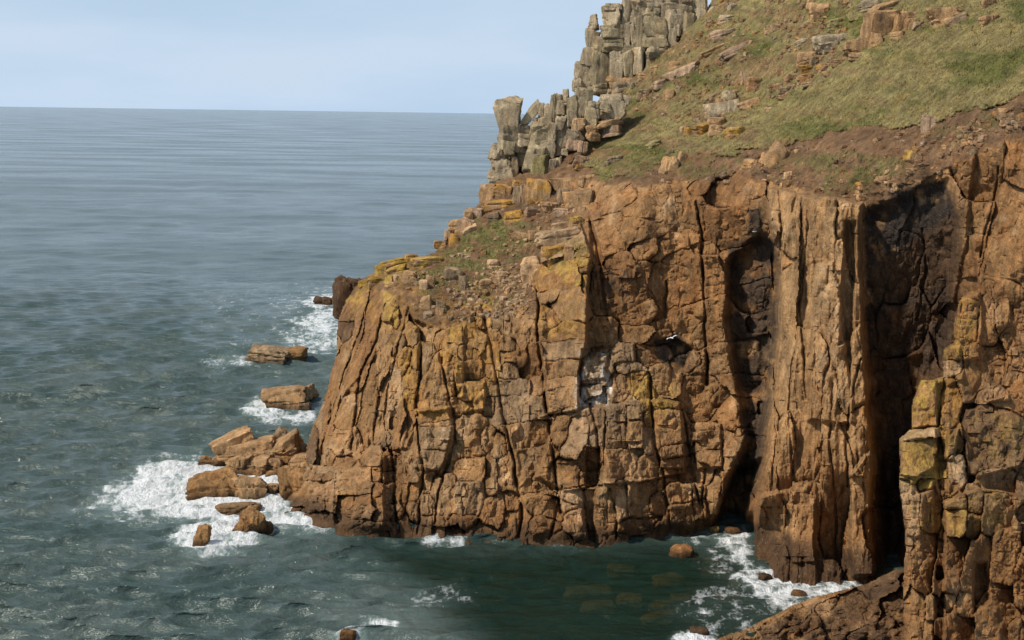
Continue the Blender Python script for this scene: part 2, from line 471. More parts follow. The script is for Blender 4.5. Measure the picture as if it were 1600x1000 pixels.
tsd = poly_sd(A.X, A.Y, TURF) + 6 + 12 * fbm(A.X / 60, A.Y / 40, 3) + 9 * fbm(A.X / 16, A.Y / 8, 4, .65)
turf = smooth(-1.5, 1.5, tsd)
A.off += 0.35 * turf                                                    # the sod stands proud of the soil it sheds
A.off -= 0.5 * (0.3 + 0.9 * smooth(-.2, .4, fbm(A.X / 40 + 8, A.Y / 40, 3))) * np.clip(1 + tsd / 9, 0, 1) * (tsd < 0) * (A.Y > 140)

# the blocks one can tell apart: x, y, width, height, lean, metres proud, colour
HAND = [
 (543,476,26,28,0,.6,'y'),(540,494,24,18,0,.3,'o'),(539,514,28,30,15,-.4,'d'),(540,570,26,170,22,.0,'b'),(569,545,32,160,20,.4,'r'),(612,470,20,24,5,.6,'y'),(599,552,24,110,8,.5,'t'),(609,491,20,34,5,.8,'y'),(619,500,12,24,20,.5,'y'),
 (623,542,16,36,20,.2,'t'),(642,524,22,36,5,.2,'t'),(630,566,18,46,10,.4,'o'),(650,560,14,46,8,.6,'o'),(642,590,22,32,6,.7,'o'),(642,629,16,28,0,.6,'o'),(617,606,20,90,4,.2,'l'),(598,622,14,90,5,-.2,'t'),
 (666,566,18,50,6,.2,'g'),(677,606,36,76,4,.6,'t'),(677,650,44,24,-4,.9,'o'),(683,661,40,10,-3,.6,'t'),(680,689,46,36,2,.8,'g'),(678,714,40,24,2,.5,'g'),(704,708,13,44,14,.3,'b'),
 (710,522,24,28,0,.8,'y'),(705,543,20,16,0,.5,'t'),(696,558,16,20,0,.4,'o'),(701,582,20,36,4,.3,'t'),(705,604,12,22,0,.6,'o'),(722,551,10,24,6,.6,'t'),(734,548,11,26,8,.7,'y'),(742,553,9,18,5,.4,'t'),(737,576,28,28,2,.6,'b'),(717,586,14,48,5,.5,'o'),
 (737,611,34,28,-3,.8,'o'),(748,624,18,30,4,.7,'o'),(728,636,20,18,0,.5,'o'),(756,488,28,36,3,.7,'y'),(777,495,18,38,0,.3,'g'),(796,500,16,42,0,0,'g'),(770,522,18,16,-4,.6,'t'),(767,554,24,44,4,.2,'o'),(795,536,32,22,0,.6,'t'),(794,556,28,20,0,.2,'b'),(773,593,9,22,5,.5,'o'),
 (800,608,62,20,-6,.3,'g'),(812,640,66,40,-6,.6,'g'),(821,680,62,40,-6,.8,'b'),(830,732,62,70,-3,.9,'b'),(734,688,42,58,4,.4,'b'),(737,732,38,36,0,.5,'b'),(782,698,20,40,4,.2,'b'),(785,732,18,44,-8,.2,'b'),
 (855,441,32,24,-4,.4,'o'),(857,463,36,20,-10,.5,'t'),(857,497,40,50,0,.2,'o'),(887,434,34,32,-8,.5,'y'),(914,416,20,22,-10,.8,'y'),(883,478,64,44,-10,.7,'t'),(917,442,14,30,0,.2,'o'),(877,520,58,34,-6,.6,'o'),(877,546,58,34,-6,.6,'g'),(874,576,56,30,-5,.4,'t'),(874,598,52,18,-10,.5,'t'),(878,624,44,36,-6,.3,'t'),
 (880,372,60,30,-8,.4,'l'),
 (878,668,22,50,0,.2,'b'),(901,641,46,14,-4,.8,'l'),(898,682,26,56,8,1.0,'l'),(934,655,24,76,-8,.3,'g'),(961,645,34,26,0,.6,'g'),(991,640,34,28,0,.7,'g'),(1013,645,14,44,0,.5,'y'),(961,680,34,36,0,.5,'g'),(991,680,30,36,0,.6,'t'),(1012,690,14,44,0,.4,'g'),(973,724,70,38,-6,.7,'t'),(1006,728,36,40,0,.5,'t'),
 (1048,668,46,58,-4,.7,'t'),(1045,634,44,14,0,.5,'y'),(1054,704,38,20,-8,1.0,'t'),(1057,724,42,18,-6,.6,'b'),(1099,666,40,12,-3,.6,'t'),(1106,686,42,28,-4,.9,'t'),(1111,717,34,22,-2,.9,'t'),(1090,698,14,18,0,.7,'o'),(1141,703,18,50,0,.6,'t'),(1159,690,16,44,0,.4,'t'),
 (838,786,34,30,-10,.5,'b'),(895,779,30,30,-10,1.0,'l'),(901,816,26,44,5,1.1,'l'),(937,800,36,72,0,.6,'t'),(971,780,22,52,5,1.0,'l'),(997,778,40,60,-10,.6,'t'),(1027,788,22,24,0,.7,'b'),(1060,770,30,32,0,.8,'t'),(1066,812,34,42,-4,.9,'t'),(1117,775,20,54,0,.4,'t'),(1090,767,16,26,0,.3,'b'),(847,826,36,26,0,.5,'r'),(1000,825,50,28,0,.4,'r'),
 (542,690,42,40,4,.7,'t'),(582,716,30,24,0,.8,'t'),(590,741,18,24,0,.6,'b'),(557,752,52,48,2,1.2,'t'),(557,789,54,32,-6,1.0,'r'),(593,775,18,34,0,.7,'r'),(497,780,28,42,0,1.0,'t'),(518,778,18,46,0,.8,'t'),(548,823,36,12,-6,1.2,'t'),(583,826,62,14,-8,1.2,'t'),(595,808,18,16,0,.8,'t'),(490,746,46,11,0,.8,'r'),(494,734,32,10,0,.5,'t'),(466,770,36,40,0,.4,'b'),
 (647,736,12,42,5,.7,'g'),(634,757,10,60,4,.3,'b'),(624,752,9,60,2,0,'b'),(662,792,17,32,0,.6,'t'),(663,816,17,14,0,.6,'b'),(680,765,15,22,12,.5,'t'),(704,752,16,18,8,.5,'t'),(697,784,20,52,16,.7,'t'),(698,814,32,18,-8,.8,'r'),(737,778,42,46,0,.6,'g'),(731,816,30,18,-8,.5,'r'),(770,800,30,40,0,.3,'r'),
 (500,640,20,60,10,.3,'g'),(486,690,20,60,8,.5,'d'),(545,640,26,60,18,.2,'b'),(578,620,20,120,12,.3,'b'),
 (928,578,38,36,0,.8,'g'),(923,612,26,20,-12,.8,'g'),(975,552,30,20,-3,.7,'g'),(985,575,30,14,-8,.6,'g'),(1000,520,40,20,0,.4,'b'),(940,520,34,40,0,.2,'b'),(1035,590,22,36,4,.8,'t'),(1058,600,14,30,0,.8,'t'),(1010,612,26,34,0,.7,'y'),(965,610,26,34,0,.3,'t'),(993,595,20,30,0,.5,'o'),
]
HAND = [(x, y, w / 2, h / 2, a, o, c, 0.022) for x, y, w, h, a, o, c in HAND]
ZONES = [
 dict(poly=[(470,720),(500,620),(525,500),(560,450),(640,480),(640,740),(600,700),(470,760)], hw=(6,15), hh=(26,90), a=16, off=.28, c='brrtdb', tilt=.03),
 dict(poly=[(600,480),(840,470),(850,850),(600,850)], hw=(8,22), hh=(12,44), a=5, off=.34, c='bbrttgb', tilt=.03),
 dict(poly=[(905,290),(1200,290),(1190,500),(1170,620),(905,640)], hw=(18,60), hh=(10,34), a=-16, off=.16, c='bbrrb', tilt=.02, ja=10),
 dict(poly=[(840,620),(1200,620),(1180,860),(840,860)], hw=(12,34), hh=(12,36), a=-3, off=.36, c='bbtrb', tilt=.025),
 dict(poly=RIB, hw=(9,26), hh=(40,140), a=2, off=.24, c='tbtar', tilt=.022, ja=3),
 dict(poly=[(1345,290),(1500,250),(1500,500),(1420,900),(1360,900)], hw=(16,44), hh=(26,70), a=4, off=.25, c='bdrb', tilt=.015, ja=10),
 dict(poly=[(1480,255),(1740,190),(1740,930),(1400,930),(1430,640),(1480,500)], hw=(16,44), hh=(20,60), a=6, off=.22, c='brb', tilt=.025, ja=10),
 dict(poly=[(440,700),(620,700),(620,860),(440,860)], hw=(12,20), hh=(8,16), a=-5, off=.5, c='trb', tilt=.02),
]
rng = np.random.default_rng(11)
SEEDS = HAND + fill_seeds(ZONES, HAND, rng)
LIPN = 9 * fbm(A.X / 34, A.Y / 22, 3) + 6 * fbm(A.X / 10, A.Y / 8, 3, .6)
hsd = poly_sd(A.WX, A.WY, HILL) + LIPN; ssd = poly_sd(A.WX, A.WY, SHOULDER) + LIPN
ROCKY = 1 - np.maximum(smooth(-5, 5, hsd), smooth(-5, 5, ssd))
def carve(F, seeds, rocky, jd=0.55):
    d1, e, idx = F.cells([q[:5] for q in seeds])
    o = np.array([q[5] for q in seeds]); cx = np.array([q[0] for q in seeds]); cy = np.array([q[1] for q in seeds])
    r = np.random.default_rng(5)
    n = len(seeds)
    tl = np.array([q[7] for q in seeds])
    gx = r.normal(0.0, 1.3, n) * tl; gy = r.normal(-0.25, 1.0, n) * tl
    hw = np.array([q[2] for q in seeds]); hh = np.array([q[3] for q in seeds])
    ok = idx >= 0; i = np.where(ok, idx, 0)
    rel = o[i] + gx[i] * np.clip(F.X - cx[i], -30, 30) + gy[i] * np.clip(F.Y - cy[i], -40, 40)
    # a bevel on some corners only
    bev = np.minimum(hw[i], hh[i]) * r.uniform(.08, .4, n)[i]
    rel -= r.uniform(.0, .28, n)[i] * (1 - np.clip(e / bev, 0, 1)) ** 2
    fj = fbm(F.X / 34 + 3, F.Y / 34, 3)
    strength = smooth(0.0, 0.4, fj) * 1.0 + 0.14
    rel -= jd * strength * np.exp(-(e / 1.05) ** 2)
    F.off += np.where(ok, rel, 0) * rocky
    F.cell = np.where(ok & (rocky > 0.5), idx, -1)
    F.e = e
    # colour: drifts across the face, the blocks differ only a little
    n1 = fbm(F.X / 70 + 9, F.Y / 90, 4); n2 = fbm(F.X / 30 - 4, F.Y / 45 + 7, 4, .6); n3 = fbm(F.X / 7, F.Y / 12, 3, .6)
    ca = CO['b'] * (1 + 0.42 * n1)[..., None]
    t = smooth(.12, .5, n1)[..., None] * .6; ca = ca * (1 - t) + CO['g'] * t
    t = smooth(0.05, 0.5, n2)[..., None] * .8; ca = ca * (1 - t) + CO['t'] * t
    t = smooth(0.05, 0.5, -n2)[..., None] * .7; ca = ca * (1 - t) + CO['r'] * t
    t = smooth(.3, .6, n2 + .4 * n3)[..., None] * .7; ca = ca * (1 - t) + CO['l'] * t
    t = smooth(.25, .6, -n1 + .5 * n3)[..., None] * .6; ca = ca * (1 - t) + CO['d'] * 1.6 * t
    cc = np.array([CO[q[6]] for q in seeds]); wt = np.array([{'y': .7, 'o': .65, 'a': .6, 'g': .55, 'l': .7, 'd': .7, 'b': .25, 't': .4, 'r': .4}[q[6]] for q in seeds])
    lich = np.array([q[6] in 'yo' for q in seeds])
    top = np.clip(0.55 - (F.Y - cy[i]) / (hh[i] * 2.4), 0.05, 1)           # lichen sits on the upper, drier part
    patch = np.where(lich[i], smooth(.22, .55, top * .6 + .5 * n2 + 1.1 * n3 + .06), 1.0)
    wv = (wt[i] * patch)[..., None]
    cf = (ca * (1 - wv) + cc[i] * wv) * (r.uniform(0.86, 1.14, n)[i] * (1 + .18 * n3))[..., None]
    F.col = np.where((ok & (rocky > 0.02))[..., None], cf, F.col)
    return idx
carve(A, SEEDS, ROCKY)
def second_order(F, rocky, zones, amp=0.40, seed=2):
    """smaller angular breaks inside the blocks, at two sizes"""
    r = np.random.default_rng(seed)
    s2 = [q[:5] for q in fill_seeds(zones, [], r, 6000)]
    gate = smooth(-0.45, 0.25, fbm(F.X / 45 - 8, F.Y / 45 + 4, 3))
    F.off += F.facets(s2, amp, .55, r) * rocky * (0.25 + .75 * gate)
    s3 = [q[:5] for q in fill_seeds([dict(z, hw=(z['hw'][0] * .5, z['hw'][1] * .55), hh=(z['hh'][0] * .5, z['hh'][1] * .55)) for z in zones], [], r, 16000)]
    # hairline fractures, straight and thin, some running far
    s4 = [q[:5] for q in fill_seeds([dict(z, hw=(z['hw'][0] * .9, z['hw'][1] * 1.3), hh=(z['hh'][0] * .9, z['hh'][1] * 1.5), a=z['a'] + 4, ja=16) for z in zones], [], r, 4000)]
    d1, e, idx = F.cells(s4)
    F.off -= 0.26 * np.exp(-(e / .95) ** 2) * rocky * smooth(.0, .3, fbm(F.X / 28 + 11, F.Y / 40 - 6, 3))
    s5 = [q[:5] for q in fill_seeds([dict(z, hw=(z['hw'][0] * .45, z['hw'][1] * .7), hh=(z['hh'][0] * .45, z['hh'][1] * .7), a=z['a'] - 3, ja=14) for z in zones], [], r, 9000)]
    d1, e, idx = F.cells(s5)
    F.off -= 0.20 * np.exp(-(e / .8) ** 2) * rocky * smooth(-.05, .3, fbm(F.X / 22 - 31, F.Y / 30 + 6, 3))
    F.off += F.facets(s3, amp * .6, .8, r) * rocky * (0.3 + .7 * smooth(-.3, .3, fbm(F.X / 30 + 60, F.Y / 30, 3)))
Z2 = [dict(poly=z['poly'], hw=(min(8, z['hw'][0] * .55), min(15, z['hw'][1] * .7)), hh=(min(20, z['hh'][0] * .55), min(60 if z['hh'][1] > 120 else 24, z['hh'][1] * .6)), a=z['a'], c='b', ja=12) for z in ZONES]
second_order(A, ROCKY, Z2)
GROOVES = [
 ([(752,478),(758,510),(770,560),(782,620),(794,680),(806,746),(816,790),(812,840)],1.3,2.6),
 ([(838,440),(840,500),(846,560),(852,620),(862,680),(868,740),(878,800)],1.2,2.6),
 ([(1088,316),(1093,360),(1099,430),(1102,500),(1106,560),(1104,600)],1.6,2.6),
 ([(1040,440),(1038,510)],.7,1.6),([(1036,465),(1036,520)],.6,1.5),
 ([(922,340),(930,380),(942,450),(952,500)],1.2,3),
 ([(580,470),(556,530),(534,600),(515,660),(500,710)],.9,2),([(606,478),(590,530),(566,580),(556,640),(548,700)],1.0,2.2),([(640,480),(622,540),(605,610),(600,660),(606,700)],.8,1.8),
 ([(612,700),(614,728),(618,770),(622,840)],1.0,2),([(652,650),(655,695),(662,728),(655,780),(650,840)],1.1,2.2),([(708,640),(712,690),(700,725),(684,770),(678,820)],1.0,2.2),([(656,520),(658,570),(652,620),(655,650)],1.2,2.4),([(690,560),(697,600),(706,640)],.9,1.8),
 ([(922,632),(928,665),(934,695),(940,752)],1.2,2.2),([(1018,590),(1020,640),(1024,704),(1038,746),(1044,790),(1046,835)],1.2,2.4),([(944,640),(943,700),(940,760)],.7,1.5),([(978,632),(979,700)],.6,1.4),([(1064,640),(1074,690),(1080,740),(1095,800)],1.0,2.2),
 ([(880,760),(870,800),(860,845)],.8,2),([(950,765),(960,800),(962,845)],.9,2),([(1100,735),(1096,780),(1104,835)],1.0,2.2),
 ([(870,765),(930,755),(1000,752),(1060,742)],.8,2),([(840,770),(900,785)],.7,1.6),
 ([(1216,300),(1222,360),(1210,480),(1208,560)],1.2,2.2),([(1262,330),(1256,400),(1250,470),(1255,560),(1262,640)],.8,2),([(1300,600),(1298,700),(1306,800),(1310,890)],.9,2),([(1238,560),(1232,640),(1240,740)],.7,1.6),([(1345,560),(1330,620),(1322,700),(1326,760)],.9,2),([(1205,600),(1215,680),(1205,760)],.7,1.6),
 ([(1440,360),(1450,420),(1430,500)],.8,2),([(1560,260),(1550,330),(1530,400)],.8,2),
]
for gl, gd, gw in GROOVES: A.groove(gl, gd * (.8 if gl[0][0] > 1200 else 1.05), gw * .85)
# weathering relief at every scale
A.off += ROCKY * (0.4 * fbm(A.X / 70, A.Y / 110, 3) + 0.42 * fbm(A.WX / 30 + A.WY / 160, A.WY / 170, 3, .45) + 0.30 * (0.3 - np.abs(fbm(A.X / 11, A.Y / 17, 4, 0.65))))
# fluting of the rib
ribm = A.mask(RIB, 6)
A.off += ribm * (0.5 * fbm(A.WX / 20, A.WY / 190, 3) + 0.16 * fbm(A.WX / 5, A.WY / 70, 3))
wallm = A.mask([(905, 290), (1200, 290), (1180, 560), (910, 560)], 20)
A.off += wallm * ROCKY * 0.30 * fbm(A.WX / 16, A.WY / 90, 3)
# lumpy turf, scree and soil
soft = 1 - ROCKY
A.off += soft * (0.7 * fbm(A.X / 60, A.Y / 26, 4) + (0.35 - 0.12 * turf) * fbm(A.X / 12, A.Y / 6, 4, 0.6))
scr = soft * (1 - turf)
A.off += scr * 0.55 * np.maximum(0, fbm(A.X / 9 + 40, A.Y / 6, 4, 0.65))
# the seaward edge turns away from the viewer
sdl = poly_sd(A.WX, A.WY, OUTLINE)
edge = (A.X < 640) & (A.Y < 800)
A.off -= edge * 5.0 * np.exp(-np.clip(sdl, 0, 99) / 12.0)

# ---- colours
soil = CO['s'] * (0.9 + 0.35 * fbm(A.X / 40, A.Y / 12, 4))[..., None]
A.col = A.col * ROCKY[..., None] + soil * (1 - ROCKY)[..., None]
gmix = smooth(-0.2, 0.4, -.12 + fbm(A.X / 90 + 5, A.Y / 30, 4) + 0.35 * fbm(A.X / 16, A.Y / 5, 4, .6) + 0.15 * smooth(1050, 1500, A.X))
tcol = CO['M'] * (1 - gmix)[..., None] + CO['m'] * gmix[..., None]
bare = smooth(0.05, 0.35, fbm(A.X / 55 + 31, A.Y / 16 + 3, 4, .65) + .15 * smooth(1350, 1050, A.X)) * smooth(1600, 1150, A.X) * 0.6
tcol = tcol * (1 - bare)[..., None] + CO['s'] * bare[..., None]
A.col = A.col * (1 - turf)[..., None] + tcol * turf[..., None]
GREEN = np.zeros(A.X.shape)
for poly, amt, bk in [
    ([(1255, 245), (1330, 238), (1420, 250), (1400, 275), (1340, 300), (1290, 305), (1270, 275)], .8, .45),
    ([(690, 400), (730, 345), (800, 340), (850, 360), (840, 385), (780, 420), (700, 430)], .95, .3),
    ([(925, 262), (990, 240), (1040, 250), (1000, 275), (940, 282)], .9, .35),
    ([(640, 430), (700, 415), (800, 430), (820, 470), (740, 480), (660, 470)], .8, .45),
    ([(1160, 255), (1230, 235), (1260, 250), (1240, 290), (1200, 275)], .5, .6),
    ([(1040, 255), (1150, 240), (1180, 262), (1060, 282)], .6, .5), ([(1430, 205), (1560, 170), (1610, 178), (1480, 238)], .5, .55),
    ([(850, 385), (905, 372), (920, 395), (860, 425)], .7, .4)]:
    mk = A.mask(poly, 8) * smooth(bk - .2, bk + .2, 0.5 + 0.9 * fbm(A.X / 14, A.Y / 8, 4)) * amt
    GREEN = np.maximum(GREEN, mk)
A.col = A.col * (1 - GREEN)[..., None] + (0.7 * CO['m'] + 0.3 * CO['M']) * GREEN[..., None]
A.paint(RIB, 'a', .65, 10, .25, 30, 3)
A.paint([(910,300),(1190,290),(1180,560),(915,560)], 'r', .35, 20, .4, 40)
A.paint([(905,640),(1200,600),(1200,860),(880,860)], 'r', .35, 30, .45, 40)
A.paint([(1490,250),(1740,180),(1740,600),(1480,480)], 'r', .6, 15, .35, 40)
A.paint([(1160,740),(1390,740),(1390,930),(1140,930)], 'r', .55, 25, .3, 30)
A.paint([(560,455),(640,440),(760,470),(800,560),(760,650),(640,650),(600,560)], 'o', .4, 14, .6, 9)
A.paint([(540,465),(600,410),(690,390),(640,440),(600,470),(560,490)], 'y', .55, 8, .5)
A.paint([(838,380),(905,345),(925,410),(915,520),(845,520)], 'o', .35, 6, .6, 8)
A.paint([(690,480),(760,470),(760,640),(690,640)], 'o', .45, 10, .55)
A.paint([(625,470),(655,500),(655,640),(625,640)], 'o', .35, 8, .5)
A.paint([(985,605),(1060,600),(1060,650),(985,650)], 'y', .5, 8, .45)
A.paint([(903,552),(950,548),(952,600),(948,632),(898,640)], 'w', .6, 6, .62, 5, 2.5)
A.paint([(905,620),(955,605),(955,628),(905,634)], 'w', .8, 3, .55, 6)
A.paint([(1270,400),(1300,405),(1310,480),(1330,640),(1275,640)], 'l', .5, 6, .5, 9)
A.paint([(940,400),(985,425),(985,480),(945,480)], 'k', .7, 10, .5)
A.paint([(1012,528),(1062,518),(1086,560),(1070,590),(1035,562)], 'k', .85, 4, .35)
A.paint([(1170,325),(1190,325),(1192,362),(1168,362)], 'k', .8, 3)
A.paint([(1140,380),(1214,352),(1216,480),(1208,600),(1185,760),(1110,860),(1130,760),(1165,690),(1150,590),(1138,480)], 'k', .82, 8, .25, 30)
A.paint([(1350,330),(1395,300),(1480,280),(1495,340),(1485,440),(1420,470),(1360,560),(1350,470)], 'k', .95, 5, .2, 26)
A.paint([(1362,420),(1500,330),(1505,480),(1480,600),(1430,700),(1420,900),(1376,900),(1366,700)], 'd', .9, 10, .15, 30)  # shade of the lower recess painted into the wall colour
A.paint([(1360,480),(1480,440),(1490,520),(1440,640),(1410,700),(1410,900),(1380,900),(1368,700),(1352,560)], 'k', .5, 8, .35, 26)  # black deepening the painted shade down the slot beside the rib
A.paint([(440,800),(1180,800),(1180,880),(440,880)], 'r', .4, 16, .4)
A.paint([(1150,850),(1420,860),(1420,960),(1140,960)], 'r', .5, 14, .35)
wet = smooth(2.6, 0.5, .8 * fbm(A.X / 14, A.Y / 14, 3) + (H + rays(A.X, A.Y)[..., 2] * base))[..., None] * 0.9
A.col = A.col * (1 - wet) + CO['d'] * 0.7 * wet

zb = H + rays(A.X, A.Y)[..., 2] * base
foot = smooth(1.2, -.4, zb) * (1 - ribm)
A.off = A.off * (1 - foot) + np.clip(A.off, -.5, .9) * foot
dist = base - A.off

def build_face(F, dist, keep, regions, mat_of):
    """turns a surveyed face into meshes: one body per region plus one object for each big block"""
    P = pt(F.X, F.Y, dist)
    ny, nx = F.X.shape
    # normals for the whole sheet so that blocks and body shade as one
    du = np.zeros_like(P); dv = np.zeros_like(P)
    du[:, 1:-1] = P[:, 2:] - P[:, :-2]; du[:, 0] = P[:, 1] - P[:, 0]; du[:, -1] = P[:, -1] - P[:, -2]
    dv[1:-1] = P[2:] - P[:-2]; dv[0] = P[1] - P[0]; dv[-1] = P[-1] - P[-2]
    N = np.cross(dv, du); N /= np.linalg.norm(N, axis=-1, keepdims=True) + 1e-9
    N *= np.where((N * (P - np.array([0, 0, H]))).sum(-1, keepdims=True) > 0, -1, 1)
    vid = np.arange(ny * nx).reshape(ny, nx)
    q = np.stack([vid[:-1, :-1], vid[1:, :-1], vid[1:, 1:], vid[:-1, 1:]], -1).reshape(-1, 4)
    kq = keep.ravel()[q].all(1)
    Pf = P.reshape(-1, 3); Nf = N.reshape(-1, 3); Cf = np.clip(F.col, 0.008, 0.8).reshape(-1, 3)
    reg = regions.ravel()[q[:, 0]]; cell = F.cell.ravel()[q[:, 0]]
    def make(name, quads, parent, mat, skirt=None, center=False):
        u, inv = np.unique(quads, return_inverse=True)
        V = Pf[u]; Fq = inv.reshape(-1, 4)
        c = V.mean(0) if center else np.zeros(3)
        me = mesh_np(name, V - c, Fq, {'col': Cf[u]}, None, mat is M_SOIL)
        return link(name, me, mat, parent, c)
    out = {}
    for rid, (name, maxblocks) in mat_of['names'].items():
        sel = kq & (reg == rid)
        ids, cnt = np.unique(cell[sel & (cell >= 0)], return_counts=True)
        top = ids[np.argsort(-cnt)][:maxblocks]
        top = [t for t in top if cnt[ids == t][0] >= 25]
        isb = sel & np.isin(cell, top)
        body = q[sel & ~isb]
        o = make(name, body, None, mat_of['mat'][rid])
        out[rid] = o
        if len(top):
            order = np.argsort(cell[isb], kind='stable'); qs = q[isb][order]; cs = cell[isb][order]
            cuts = np.flatnonzero(np.diff(cs)) + 1
            for grp in np.split(qs, cuts):
                make('rock_block', grp, o, mat_of['mat'][rid], center=True)
    # flanks: the free edge of the sheet runs back into the land
    qq = q[kq]
    e = np.concatenate([qq[:, [0, 1]], qq[:, [1, 2]], qq[:, [2, 3]], qq[:, [3, 0]]])
    key = np.sort(e, 1); key = key[:, 0].astype(np.int64) * (ny * nx) + key[:, 1]
    _, first, c = np.unique(key, return_index=True, return_counts=True)
    be = e[first[c == 1]]
    u, inv = np.unique(be, return_inverse=True); be = inv.reshape(-1, 2)
    V0 = Pf[u]; r = (V0 - np.array([0, 0, H])); r = r / r[:, 1:2]
    rowsV = [V0 + r * t + np.array([0, 0, -0.02 * t]) for t in (0, 4, 12, 26)]
    n = len(u)
    V = np.concatenate(rowsV); Fs = np.concatenate([np.stack([be[:, 0] + k * n, be[:, 1] + k * n, be[:, 1] + (k + 1) * n, be[:, 0] + (k + 1) * n], 1) for k in range(3)])
    me = mesh_np('flank', V, Fs, {'col': np.tile(Cf[u], (4, 1))})
    link('flank', me, mat_of['mat'][mat_of['skirt']], out[mat_of['skirt']])
    return out

regions = np.full(A.X.shape, 2)
regions[A.X > 1335] = 4
regions[poly_sd(A.X, A.Y, RIB) > 0] = 3
regions[ssd > 0] = 1
regions[hsd > 0] = 0
keep = (sdl + 7 * fbm(A.X / 20, A.Y / 20, 3, .6) * (A.X > 800) * (A.Y < 300) > 0)
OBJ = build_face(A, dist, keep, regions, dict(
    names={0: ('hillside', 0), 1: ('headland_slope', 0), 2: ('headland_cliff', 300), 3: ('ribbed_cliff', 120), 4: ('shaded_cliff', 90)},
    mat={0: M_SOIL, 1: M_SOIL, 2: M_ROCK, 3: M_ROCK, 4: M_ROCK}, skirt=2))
tag(OBJ[0], 'steep grassy hillside above the eroded soil edge', kind='structure')
tag(OBJ[1], 'stony turf shoulder of the headland above the cliff', kind='structure')
tag(OBJ[2], 'jointed brown granite headland cliff rising from the sea', kind='structure')
tag(OBJ[3], 'pale sunlit vertical cliff rib with fluted face', kind='structure')
tag(OBJ[4], 'black stained shaded cliff in the recess', kind='structure')

def sample(F, arr, x, y):
    i = int(np.clip(round((x - F.x0) / F.step), 0, len(F.xs) - 1)); j = int(np.clip(round((y - F.y0) / F.step), 0, len(F.ys) - 1))
    return arr[j, i]

# ------------------------------------------------------------------ the near buttress and the low ridge
B = Face(1386, 370, 1740, 1060, STEP)
BOUT = [(1600, 398), (1575, 420), (1556, 440), (1545, 430), (1532, 452), (1515, 452), (1496, 468), (1490, 505), (1493, 530), (1472, 545), (1472, 585), (1458, 592), (1440, 592), (1425, 625), (1421, 672), (1403, 685), (1404, 745), (1410, 800), (1413, 860), (1411, 930), (1411, 1065), (1745, 1065), (1745, 360)]
BC = [(1412, 1000, 125.5), (1412, 900, 129), (1412, 800, 132.5), (1410, 700, 136), (1440, 600, 140.5), (1500, 470, 146), (1560, 440, 146), (1600, 400, 147), (1600, 520, 143.5), (1500, 560, 142.5), (1500, 640, 138.5), (1560, 620, 139.5), (1600, 640, 138), (1450, 700, 135.5), (1500, 700, 136), (1560, 720, 136), (1600, 740, 135), (1600, 780, 133), (1500, 790, 132), (1550, 850, 131), (1600, 1000, 127), (1500, 1000, 126.5), (1450, 900, 129.3), (1720, 400, 146), (1720, 700, 137), (1720, 1050, 126)]
bbase = tps(BC, B.X, B.Y)
for poly, o, f in [
    ([(1403, 685), (1425, 676), (1460, 668), (1462, 700), (1458, 728), (1430, 745), (1404, 742)], 1.6, 2),
    ([(1424, 630), (1440, 592), (1463, 588), (1464, 665), (1422, 672)], 0.9, 2),
    ([(1465, 600), (1478, 590), (1480, 770), (1463, 760)], -1.0, 3),
    ([(1476, 690), (1500, 665), (1510, 640), (1560, 620), (1600, 610), (1745, 560), (1745, 700), (1600, 725), (1530, 745), (1512, 740), (1508, 690), (1500, 672), (1490, 715), (1476, 715)], 1.7, 2.5),
    ([(1486, 720), (1510, 690), (1513, 750), (1500, 765), (1488, 745)], 0.7, 2),
    ([(1474, 790), (1500, 772), (1530, 764), (1570, 768), (1600, 775), (1745, 770), (1745, 1065), (1474, 1065)], 1.5, 3),
    ([(1404, 780), (1440, 770), (1448, 800), (1436, 840), (1412, 840)], 0.8, 3),
    ([(1530, 610), (1555, 600), (1575, 612), (1575, 626), (1535, 628)], 1.2, 2),
    ([(1492, 470), (1530, 455), (1535, 500), (1530, 560), (1490, 560)], 1.2, 3),
    ([(1545, 432), (1575, 420), (1578, 510), (1550, 515)], 0.8, 3),
    ([(1470, 545), (1500, 540), (1505, 590), (1478, 600)], .9, 3),
    ([(1524, 880), (1540, 880), (1545, 940), (1520, 960)], -2.0, 4),
    ([(1460, 760), (1474, 790), (1474, 1065), (1460, 1065)], -1.0, 3)]:
    B.off += o * B.mask(poly, f)
BH = [(1445, 626, 36, 70, 8, .5, 'y'), (1433, 714, 56, 58, -4, .4, 'y'), (1432, 681, 56, 12, -8, .6, 'l'), (1413, 759, 16, 18, 0, .2, 'g'), (1447, 757, 22, 18, 0, .4, 'y'), (1423, 800, 24, 60, 6, .6, 'l'), (1418, 840, 20, 30, 0, .4, 'l'),
      (1490, 684, 28, 38, -6, .3, 'o'), (1496, 735, 20, 44, 0, .4, 'l'), (1556, 690, 90, 84, -12, .1, 'd'), (1540, 616, 28, 20, -6, .5, 't'), (1561, 615, 22, 22, 8, .5, 't'), (1493, 786, 34, 18, -8, .7, 't'), (1490, 818, 32, 46, 0, .6, 'y'), (1526, 784, 26, 42, 0, .5, 't'), (1556, 800, 44, 60, -4, .6, 't'),
      (1511, 478, 36, 36, 0, .5, 'o'), (1508, 515, 38, 36, 0, .5, 'y'), (1487, 550, 30, 22, 4, .5, 'y'), (1487, 572, 30, 20, -8, .5, 'l'), (1562, 470, 26, 70, 4, .5, 'b'), (1588, 440, 26, 40, 0, .5, 't'), (1540, 500, 26, 80, 0, .1, 'b'), (1485, 640, 22, 80, 0, .2, 'o')]
BH = [(x, y, w / 2, h / 2, a, o, c, 0.02) for x, y, w, h, a, o, c in BH]
